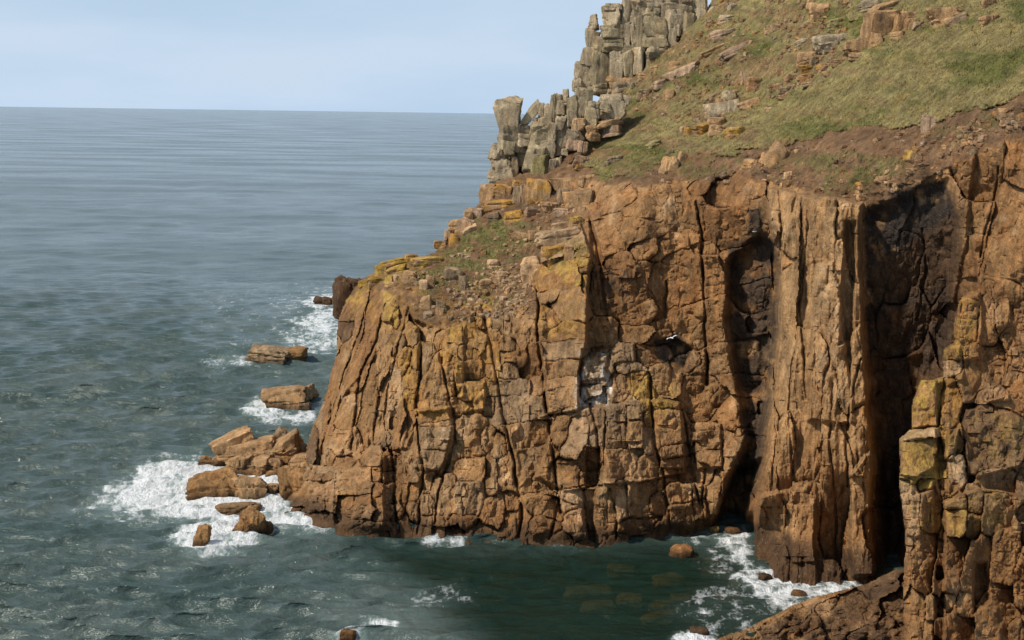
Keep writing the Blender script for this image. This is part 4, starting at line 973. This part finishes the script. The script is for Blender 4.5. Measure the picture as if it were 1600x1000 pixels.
# the cove
for x, y, w, h, a, c, lab in [
  (1064, 862, 34, 20, 0, 'r', 'square rusty rock breaking the green water of the cove'), (1196, 902, 20, 11, 0, 'd', 'dark round rock in the foam under the pale rib'), (1250, 905, 17, 14, 0, 't', 'tan boulder in the foam near the rib foot'), (1264, 911, 13, 8, 0, 'r', 'small rusty stone beside the tan boulder in foam'),
  (1249, 929, 24, 13, -5, 'r', 'rusty rock in the foam beside the low ridge'), (1116, 827, 14, 9, 0, 'y', 'yellow stone at the mouth of the dark cleft'), (1146, 830, 22, 11, 0, 'r', 'low rusty rock at the mouth of the dark cleft'), (1282, 906, 20, 7, 0, 'r', 'flat rusty stone awash at the rib foot'),
  (543, 991, 24, 15, 0, 'r', 'small red brown rock awash at the bottom edge'), (1092, 988, 26, 14, 0, 'd', 'dark rock in surf at the bottom edge')]:
    sea_rock('cove_rock', lab, x, y, w, h, a, c, n=7, rnd=3.6)
r = np.random.default_rng(77)
for x, y, w, h, lab in [
  (970, 890, 40, 14, 'sunken brown rock in the middle of the cove'), (922, 926, 66, 14, 'long sunken ochre rock under green water'), (1045, 908, 40, 15, 'sunken brown rock toward the foamy side'), (985, 938, 36, 14, 'sunken rock beside the long ochre one'), (935, 950, 44, 18, 'sunken ochre rock below the long one'), (1100, 880, 60, 14, 'sunken flat rock below the dark cleft'), (1120, 896, 40, 12, 'sunken green brown rock near the foam'), (1065, 938, 30, 12, 'sunken stone halfway to the low ridge'), (1040, 948, 40, 14, 'sunken dark stone near the bottom of the cove'), (1140, 935, 40, 12, 'sunken rusty rock in broken foam'), (1160, 915, 36, 12, 'sunken rock at the foam edge'), (1030, 966, 50, 14, 'sunken rock nearest the bottom edge')]:
    Yw = float(seaY(x, y, -1.5))
    o = rock('sunken_rock', x, y, w * 1.15, h * 1.3, Yw - 1, r.choice(list('tao')), r.uniform(-8, 8), None, deep=1.0, n=7, rnd=4, mat=M_TOR, rough=.12, chips=12)
    tag(o, lab, 'rock')

# ------------------------------------------------------------------ loose stones, one object
def stones(name, label, n, polys, size, cols, seed):
    r = np.random.default_rng(seed)
    Vs, Fs, Cs = [], [], []; k = 0
    areas = [p[1] for p in polys]
    for poly, wt in polys:
        P = np.array(poly, float); b0, b1 = P.min(0), P.max(0)
        m = int(n * wt / sum(areas))
        x = r.uniform(b0[0], b1[0], m * 3); y = r.uniform(b0[1], b1[1], m * 3)
        ok = (poly_sd(x, y, poly) > 0) & (0.5 + fbm(x / 40, y / 20, 3) > r.random(m * 3) * 1.0)
        for a, b in list(zip(x[ok], y[ok]))[:m]:
            s = size[0] + (size[1] - size[0]) * r.random() ** 3
            V, F = CUBES[2]
            V = V / ((np.abs(V) ** 4).sum(1) ** .25)[:, None]
            V = V * (1 + r.uniform(-.28, .28, V.shape)) * s * np.array([1, .8, r.uniform(.45, .9)]) * .5
            t = r.uniform(0, 6.28); V = V @ np.array([[math.cos(t), math.sin(t), 0], [-math.sin(t), math.cos(t), 0], [0, 0, 1]])
            Vs.append(V + pt(a, b, ground(a, b))); Fs.append(F + k); k += len(V)
            Cs.append(np.tile(CO[r.choice(list(cols))] * r.uniform(.75, 1.2), (len(V), 1)))
    me = mesh_np(name, np.concatenate(Vs), np.concatenate(Fs), {'col': np.concatenate(Cs)}, smooth_sh=False)
    return tag(link(name, me, M_TOR), label, kind='stuff')
stones('scree', 'loose pale stones scattered over the headland shoulder', 1500, [([(600, 440), (650, 420), (700, 430), (800, 420), (835, 440), (830, 490), (740, 500), (650, 505), (610, 470)], 3), ([(700, 400), (850, 340), (900, 340), (840, 420), (760, 430)], 1), ([(740, 320), (900, 290), (915, 330), (800, 350)], .7)], (.18, .95), 'tglptb', 1)
stones('gravel', 'loose stones in the bare soil along the cliff brink', 2900, [([(900, 290), (1000, 270), (1150, 245), (1300, 220), (1450, 205), (1600, 160), (1640, 170), (1500, 250), (1440, 285), (1350, 315), (1200, 285), (1000, 292)], 4), ([(990, 170), (1130, 0), (1330, 0), (1320, 90), (1230, 150), (1100, 200)], 3.2), ([(1490, 190), (1640, 150), (1640, 185), (1500, 235)], .8), ([(880, 250), (960, 150), (1050, 70), (1100, 20), (1120, 30), (1060, 110), (990, 180), (920, 260)], 1.4)], (.15, 1.0), 'tgsbsstp', 2)

# ------------------------------------------------------------------ the sea
rows = [105.0]
while rows[-1] < 90000:
    v = rows[-1]
    rows.append(v * (1 + min(.05, .0019 * max(1, v / 220) ** .95)))
rows = np.array(rows)
ang = np.concatenate([np.linspace(-48, -23, 26)[:-1], np.arange(-23, 23, 0.1), np.linspace(23, 48, 26)])
RR, AA = np.meshgrid(rows, np.radians(ang), indexing='ij')
SX = RR * np.tan(AA); SY = RR.copy()
sp = np.maximum(RR * np.radians(.1), RR * np.minimum(.05, .0019 * np.maximum(1, RR / 220) ** .95))
px, py = project(np.stack([SX, SY, np.zeros_like(SX)], -1))
# wind chop: many small trains running roughly towards the land
rw = np.random.default_rng(4)
SZ = np.zeros_like(SX); DX = np.zeros_like(SX); DY = np.zeros_like(SX)
for k in range(54):
    lam = 1.2 * (6.0 / 1.2) ** rw.random()
    th = rw.normal(-0.08, .30)
    kx, ky = math.sin(th) * 2 * math.pi / lam, math.cos(th) * 2 * math.pi / lam
    amp = 0.0255 * lam ** 0.75
    ph = rw.uniform(0, 6.283)
    fade = smooth(2.8, 6.0, lam / sp)
    arg = kx * SX + ky * SY + ph
    SZ += amp * fade * np.sin(arg); c_ = np.cos(arg) * amp * fade * .8
    DX += c_ * math.sin(th); DY += c_ * math.cos(th)
for k in range(26):                                   # longer, low swell that carries the texture far out
    lam = 7 * (45 / 7) ** rw.random()
    th = rw.normal(0.1, .75)
    kx, ky = math.sin(th) * 2 * math.pi / lam, math.cos(th) * 2 * math.pi / lam
    SZ += .0075 * lam ** .6 * smooth(2.8, 6.0, lam / sp) * np.sin(kx * SX + ky * SY + rw.uniform(0, 6.283)) * smooth(120, 420, RR)
gust = 0.75 + .5 * smooth(-.4, .4, fbm(SX / 60, SY / 90, 3))
gust *= 1 - .45 * smooth(-10, 40, poly_sd(px, py, [(560, 850), (1400, 800), (1400, 1100), (900, 1100), (620, 1000)]))
SZ *= gust; DX *= gust; DY *= gust
# white water: where the swell breaks round the rocks
near = (RR < 420) & (np.abs(AA) < .42)
foam = np.zeros_like(SX)
fx_ = px + 13 * fbm(SX / 7, SY / 14, 4, .6); fy_ = py + 7 * fbm(SX / 7 + 40, SY / 14, 4, .6)
for poly, amt, ft in [
    ([(185,772),(210,745),(215,728),(270,722),(340,728),(400,735),(450,738),(475,742),(470,770),(440,772),(440,782),(500,815),(525,828),(480,830),(430,822),(415,835),(395,850),(340,862),(300,858),(262,846),(280,826),(330,815),(300,808),(240,806),(195,795)], 1.0, 9),
    ([(120,800),(170,760),(230,722),(300,712),(330,730),(250,815),(180,812)], .55, 16),
    ([(290,860),(330,815),(385,805),(395,850),(350,866)], .9, 6),
    ([(430,730),(480,728),(480,775),(440,770)], .9, 5),
    ([(370,642),(400,622),(425,632),(440,648),(484,640),(490,655),(430,660),(385,650)], .9, 6),
    ([(320,562),(385,552),(400,570),(345,574)], .62, 7),
    ([(455,505),(500,485),(532,480),(532,535),(500,528)], .8, 9),
    ([(430,518),(532,520),(530,552),(470,556)], .6, 10),
    ([(470,470),(500,462),(535,462),(535,482),(490,482)], .85, 5),
    ([(420,465),(520,445),(535,470),(440,495)], .34, 14),
    ([(590,398),(690,368),(700,392),(620,412)], .55, 8),
    ([(300,450),(560,410),(540,560),(330,600)], .16, 30),
    ([(1095,838),(1165,828),(1172,880),(1230,888),(1300,896),(1345,912),(1320,935),(1262,950),(1210,945),(1180,925),(1140,900),(1160,885),(1130,850)], .82, 10),
    ([(1240,893),(1345,905),(1330,925),(1250,915)], .6, 6),
    ([(1050,835),(1180,860),(1260,950),(1160,990),(1050,960),(1120,900)], .36, 20),
    ([(660,840),(720,838),(725,852),(660,852)], .6, 5), ([(620,834),(660,836),(660,846),(620,842)], .45, 4), ([(800,848),(900,850),(895,858),(800,856)], .4, 4),
    ([(565,968),(620,968),(620,985),(560,990)], .62, 8), ([(1050,985),(1110,978),(1120,1005),(1040,1010)], .8, 7), ([(520,985),(570,985),(570,1005),(510,1005)], .55, 6),
    ([(640,915),(720,905),(740,940),(650,945)], .30, 12), ([(540,985),(560,985),(560,1000),(540,1000)], .5, 5)]:
    P_ = np.array(poly, float); b0 = P_.min(0) - 40; b1 = P_.max(0) + 40
    w = near & (px > b0[0]) & (px < b1[0]) & (py > b0[1]) & (py < b1[1])
    foam[w] = np.maximum(foam[w], amt * smooth(-1.6 * ft, 1.2 * ft, poly_sd(fx_[w], fy_[w], poly)))
fn = fbm(SX / 2.2, SY / 4.5, 4, .6)
SZ += np.where(foam > .5, (foam - .5) * (0.45 + .7 * fn), 0)
clear = np.where(near, smooth(-30, 60, poly_sd(px, py, [(540, 840), (1100, 825), (1380, 880), (1380, 1100), (840, 1100), (640, 930)])), 0)
nr, nc = SX.shape
vid = np.arange(nr * nc).reshape(nr, nc)
Fq = np.stack([vid[:-1, :-1], vid[:-1, 1:], vid[1:, 1:], vid[1:, :-1]], -1).reshape(-1, 4)
V = np.stack([SX + DX, SY + DY, SZ], -1).reshape(-1, 3)
M_SEA = bpy.data.materials.new('sea_water')
n, l = nt(M_SEA)
bs = n['Principled BSDF']; out = n['Material Output']
bs.inputs['Base Color'].default_value = (0.040, 0.056, 0.046, 1)
bs.inputs['IOR'].default_value = 1.333
geo = n.new('ShaderNodeNewGeometry')
def noise(scale, det, rgh=.55, sc=(1, 1, 1)):
    mpn = n.new('ShaderNodeMapping'); mpn.inputs['Scale'].default_value = sc; l.new(geo.outputs['Position'], mpn.inputs['Vector'])
    t = n.new('ShaderNodeTexNoise'); t.inputs['Scale'].default_value = scale; t.inputs['Detail'].default_value = det; t.inputs['Roughness'].default_value = rgh
    l.new(mpn.outputs[0], t.inputs['Vector']); return t.outputs['Fac']
def mth(op, a, b=None, c=None):
    t = n.new('ShaderNodeMath'); t.operation = op
    for i, v in enumerate((a, b, c)):
        if v is None: continue
        if isinstance(v, (int, float)): t.inputs[i].default_value = v
        else: l.new(v, t.inputs[i])
    return t.outputs[0]
def rng_(src, a, b, c, d):
    t = n.new('ShaderNodeMapRange'); l.new(src, t.inputs['Value']); t.interpolation_type = 'SMOOTHSTEP'
    for i, v in zip(('From Min', 'From Max', 'To Min', 'To Max'), (a, b, c, d)): t.inputs[i].default_value = v
    return t.outputs[0]
fo = n.new('ShaderNodeAttribute'); fo.attribute_name = 'foam'
cl = n.new('ShaderNodeAttribute'); cl.attribute_name = 'clear'
chop = noise(1.5, 4, .66, (.5, 1, 1)); swell = noise(.26, 3, .65, (.42, 1.1, 1)); far = noise(.05, 4, .72, (.8, 1, 1))
hgt = mth('ADD', mth('MULTIPLY', chop, .45), mth('ADD', mth('MULTIPLY', swell, 1.0), mth('MULTIPLY', far, 1.3)))
bp = n.new('ShaderNodeBump'); bp.inputs['Strength'].default_value = .75; bp.inputs['Distance'].default_value = 1.0
l.new(hgt, bp.inputs['Height']); l.new(bp.outputs[0], bs.inputs['Normal'])
patchy = noise(.01, 4, .6, (.5, 1.4, 1))
l.new(rng_(patchy, .35, .65, .10, .24), bs.inputs['Roughness'])
aer = n.new('ShaderNodeMix'); aer.data_type = 'RGBA'; aer.inputs['A'].default_value = (0.040, 0.056, 0.046, 1)
rf = n.new('ShaderNodeMix'); rf.data_type = 'RGBA'; rf.inputs['A'].default_value = (.042, .068, .061, 1); rf.inputs['B'].default_value = (.082, .108, .098, 1)
l.new(rng_(noise(.05, 6, .78, (.9, 1, 1)), .38, .64, 0, 1), rf.inputs['Factor']); l.new(rf.outputs['Result'], aer.inputs['A'])
aer.label = 'aerated'; aer.inputs['B'].default_value = (.22, .30, .28, 1)
l.new(mth('MULTIPLY', fo.outputs['Fac'], .6), aer.inputs['Factor']); dk = n.new('ShaderNodeMix'); dk.data_type = 'RGBA'; dk.inputs['B'].default_value = (.012, .032, .022, 1); l.new(aer.outputs['Result'], dk.inputs['A'])
l.new(mth('MULTIPLY', cl.outputs['Fac'], mth('SUBTRACT', 1.0, fo.outputs['Fac'])), dk.inputs['Factor']); l.new(dk.outputs['Result'], bs.inputs['Base Color'])
# lacy foam
vo = n.new('ShaderNodeTexVoronoi'); vo.feature = 'DISTANCE_TO_EDGE'; vo.inputs['Scale'].default_value = .55
wv = n.new('ShaderNodeTexNoise'); wv.inputs['Scale'].default_value = .35; wv.inputs['Detail'].default_value = 3; l.new(geo.outputs['Position'], wv.inputs['Vector'])
wa = n.new('ShaderNodeVectorMath'); wa.operation = 'MULTIPLY_ADD'; wa.inputs[1].default_value = (4.5, 6.5, 0); l.new(wv.outputs['Color'], wa.inputs[0]); l.new(geo.outputs['Position'], wa.inputs[2]); l.new(wa.outputs[0], vo.inputs['Vector'])
lace = mth('MULTIPLY', rng_(vo.outputs['Distance'], 0.0, .22, .38, 0.0), fo.outputs['Fac'])
f1 = noise(.6, 6, .74, (.8, .5, 1))
fsum = mth('ADD', mth('ADD', mth('MULTIPLY', fo.outputs['Fac'], .84), mth('MULTIPLY_ADD', f1, 3.2, -1.6)), lace)
ffac = mth('POWER', rng_(fsum, .34, 1.08, 0, 1), .8)
ffac = mth('MULTIPLY', ffac, rng_(fo.outputs['Fac'], .04, .2, 0, 1))
# rare whitecaps offshore
wc = noise(.055, 6, .7, (.5, 1.6, 1))
ffac = mth('MAXIMUM', ffac, rng_(wc, .78, .81, 0, .7))
tr = n.new('ShaderNodeBsdfTransparent'); tr.inputs['Color'].default_value = (.46, .50, .31, 1)
m1 = n.new('ShaderNodeMixShader'); l.new(mth('MULTIPLY', cl.outputs['Fac'], .44), m1.inputs[0]); l.new(bs.outputs[0], m1.inputs[1]); l.new(tr.outputs[0], m1.inputs[2])
fd = n.new('ShaderNodeBsdfDiffuse'); fd.inputs['Color'].default_value = (.78, .80, .80, 1)
fb = n.new('ShaderNodeBump'); fb.inputs['Strength'].default_value = 1.0; fb.inputs['Distance'].default_value = 1.6; l.new(f1, fb.inputs['Height']); l.new(fb.outputs[0], fd.inputs['Normal'])
m2 = n.new('ShaderNodeMixShader'); l.new(ffac, m2.inputs[0]); l.new(m1.outputs[0], m2.inputs[1]); l.new(fd.outputs[0], m2.inputs[2])
l.new(m2.outputs[0], out.inputs['Surface'])
me = mesh_np('sea', V, Fq, {'foam': foam.ravel(), 'clear': clear.ravel()})
tag(link('sea', me, M_SEA), 'grey green choppy sea reaching the horizon', kind='structure')
# the sea bed in the cove
gx, gy = np.meshgrid(np.arange(-70, 90, 2.0), np.arange(100, 215, 2.0))
gz = -2.2 + 1.1 * fbm(gx / 9, gy / 9, 4)
nr, nc = gx.shape; vid = np.arange(nr * nc).reshape(nr, nc)
Fq = np.stack([vid[:-1, :-1], vid[:-1, 1:], vid[1:, 1:], vid[1:, :-1]], -1).reshape(-1, 4)
cb = (np.array([.05, .075, .04]) * (1 + .8 * fbm(gx / 6 + 5, gy / 6, 4))[..., None]).reshape(-1, 3)
tag(link('sea_bed', mesh_np('sea_bed', np.stack([gx, gy, gz], -1).reshape(-1, 3), Fq, {'col': np.clip(cb, .01, 1)}), M_SOIL), 'weedy sea bed under the cove', kind='structure')

# ------------------------------------------------------------------ turf: blades on the hillside
M_GRASS = bpy.data.materials.new('grass_blades')
n, l = nt(M_GRASS)
bs = n['Principled BSDF']; bs.inputs['Roughness'].default_value = .8; bs.inputs['Specular IOR Level'].default_value = .2
at = n.new('ShaderNodeAttribute'); at.attribute_name = 'col'
geo = n.new('ShaderNodeNewGeometry'); tn = n.new('ShaderNodeTexNoise'); tn.inputs['Scale'].default_value = 1.2; tn.inputs['Detail'].default_value = 3
l.new(geo.outputs['Position'], tn.inputs['Vector'])
mr = n.new('ShaderNodeMapRange'); mr.inputs['To Min'].default_value = .7; mr.inputs['To Max'].default_value = 1.3; l.new(tn.outputs['Fac'], mr.inputs['Value'])
vs = n.new('ShaderNodeVectorMath'); vs.operation = 'SCALE'; l.new(at.outputs['Color'], vs.inputs[0]); l.new(mr.outputs[0], vs.inputs['Scale']); l.new(vs.outputs[0], bs.inputs['Base Color'])
rg = np.random.default_rng(8)
N = 210000
gx = rg.uniform(620, 1680, N); gy = rg.uniform(-60, 480, N)
ii = np.clip(((gx - A.x0) / STEP).astype(int), 0, len(A.xs) - 1); jj = np.clip(((gy - A.y0) / STEP).astype(int), 0, len(A.ys) - 1)
dens = np.maximum(turf * (1 - .75 * bare), GREEN * .9)[jj, ii] * keep[jj, ii]
sel = rg.random(N) < dens
gx, gy, ii, jj = gx[sel], gy[sel], ii[sel], jj[sel]
root = pt(gx, gy, dist[jj, ii])
nB = len(root)
clump = fbm(gx / 14, gy / 6, 3, .6)
hgt = rg.uniform(.10, .27, nB) * (1 + .7 * clump)
lean = np.stack([rg.normal(.22, .28, nB), rg.normal(-.12, .22, nB), np.ones(nB)], -1) * hgt[:, None]
wd = rg.uniform(.05, .13, nB); az = rg.uniform(-.9, .9, nB)
side = np.stack([np.cos(az), np.sin(az), rg.normal(0, .1, nB)], -1) * wd[:, None]
V = np.stack([root - side, root + side, root + lean], 1).reshape(-1, 3)
cbl = A.col[jj, ii] * rg.uniform(.65, 1.5, nB)[:, None] * np.stack([rg.uniform(.9, 1.25, nB), np.ones(nB), rg.uniform(.7, 1.1, nB)], -1)
cbl = np.repeat(np.clip(cbl, .01, .6), 3, 0)
me = mesh_np('grass', V, np.arange(3 * nB).reshape(-1, 3), {'col': cbl}, smooth_sh=False)
tag(link('grass', me, M_GRASS), 'rough windblown grass covering the hillside', kind='stuff')

# ------------------------------------------------------------------ gulls
def gull_mesh(span, fold):
    """one continuous body with wings; fold 0 = gliding, 1 = perched"""
    V, F = [], []
    L = span * .42
    prof = [(-.5, .012, 0), (-.40, .05, 0), (-.2, .105, 0), (.05, .12, 0), (.25, .095, .01), (.36, .075, .035), (.44, .075, .05), (.50, .05, .05), (.56, .018, .045), (.61, .006, .035)]
    m_ = 10
    for t, rr_, z in prof:
        for k in range(m_):
            a = 2 * math.pi * k / m_
            V.append((t * L, rr_ * L * math.cos(a) * 1.05, rr_ * L * math.sin(a) + z * L))
    for i in range(len(prof) - 1):
        for k in range(m_):
            F.append([i * m_ + k, i * m_ + (k + 1) % m_, (i + 1) * m_ + (k + 1) % m_, (i + 1) * m_ + k])
    for sg in (-1, 1):
        st = [(.04, .16, -.13, .05), (.22, .20, -.10, .13), (.38, .14, -.12, .16), (.5, -.06, -.16, .11)] if fold < .5 else [(.09, .2, -.15, .09), (.12, .15, -.25, .06), (.10, -.05, -.45, .03), (.05, -.30, -.58, .02)]
        b = len(V)
        for y, le, te, z in st:
            yy = sg * y * (span if fold < .5 else L)
            sc = span * .62 if fold < .5 else L
            zz = z * (span * .55 if fold < .5 else L)
            V += [(le * sc, yy, zz), ((le + te) / 2 * sc, yy, zz + .016 * span), (te * sc, yy, zz - .004 * span), ((le + te) / 2 * sc, yy, zz - .006 * span)]
        for i in range(3):
            for k in range(4):
                F.append([b + 4 * i + k, b + 4 * i + (k + 1) % 4, b + 4 * i + 4 + (k + 1) % 4, b + 4 * i + 4 + k])
        F.append([b, b + 1, b + 2, b + 3]); F.append([b + 12, b + 13, b + 14, b + 15])
    return np.array(V), np.array(F)
def gull(label, x, y, Y, yaw, roll, fold, span=1.35):
    V, F = gull_mesh(span, fold)
    o = link('gull', mesh_np('gull', V, F), M_FEATHER, None, pt(x, y, Y))
    o.rotation_euler = (roll, 0, yaw)
    bill = [(0.60, -.012, .035), (.60, .012, .035), (.60, 0, .055), (.68, 0, .03)]
    bv = np.array(bill) * span * .42
    b = link('bill', mesh_np('bill', bv, np.array([[0, 1, 3], [1, 2, 3], [2, 0, 3], [0, 2, 1]])), M_BILL, o)
    if fold > .5:
        for sgn in (-1, 1):
            lv = np.array([(-.01, sgn * .05 - .008, -.10), (.01, sgn * .05 - .008, -.10), (.01, sgn * .05 + .008, -.10), (-.01, sgn * .05 + .008, -.10), (-.01, sgn * .05 - .008, -.30), (.03, sgn * .05 - .008, -.30), (.03, sgn * .05 + .008, -.30), (-.01, sgn * .05 + .008, -.30)]) * span * .42
            link('leg', mesh_np('leg', lv, np.array([[0, 1, 5, 4], [1, 2, 6, 5], [2, 3, 7, 6], [3, 0, 4, 7]])), M_BILL, o)
    tag(o, label, 'gull')
    return o
gull('white gull gliding in front of the black stained hollow', 1050, 528, 164, math.radians(112), math.radians(-16), 0, 1.5)
gull('small white gull perched at the top of the dark cleft', 1179, 362, float(sample(A, dist, 1179, 362)) - .6, math.radians(30), 0, 1, 1.5)
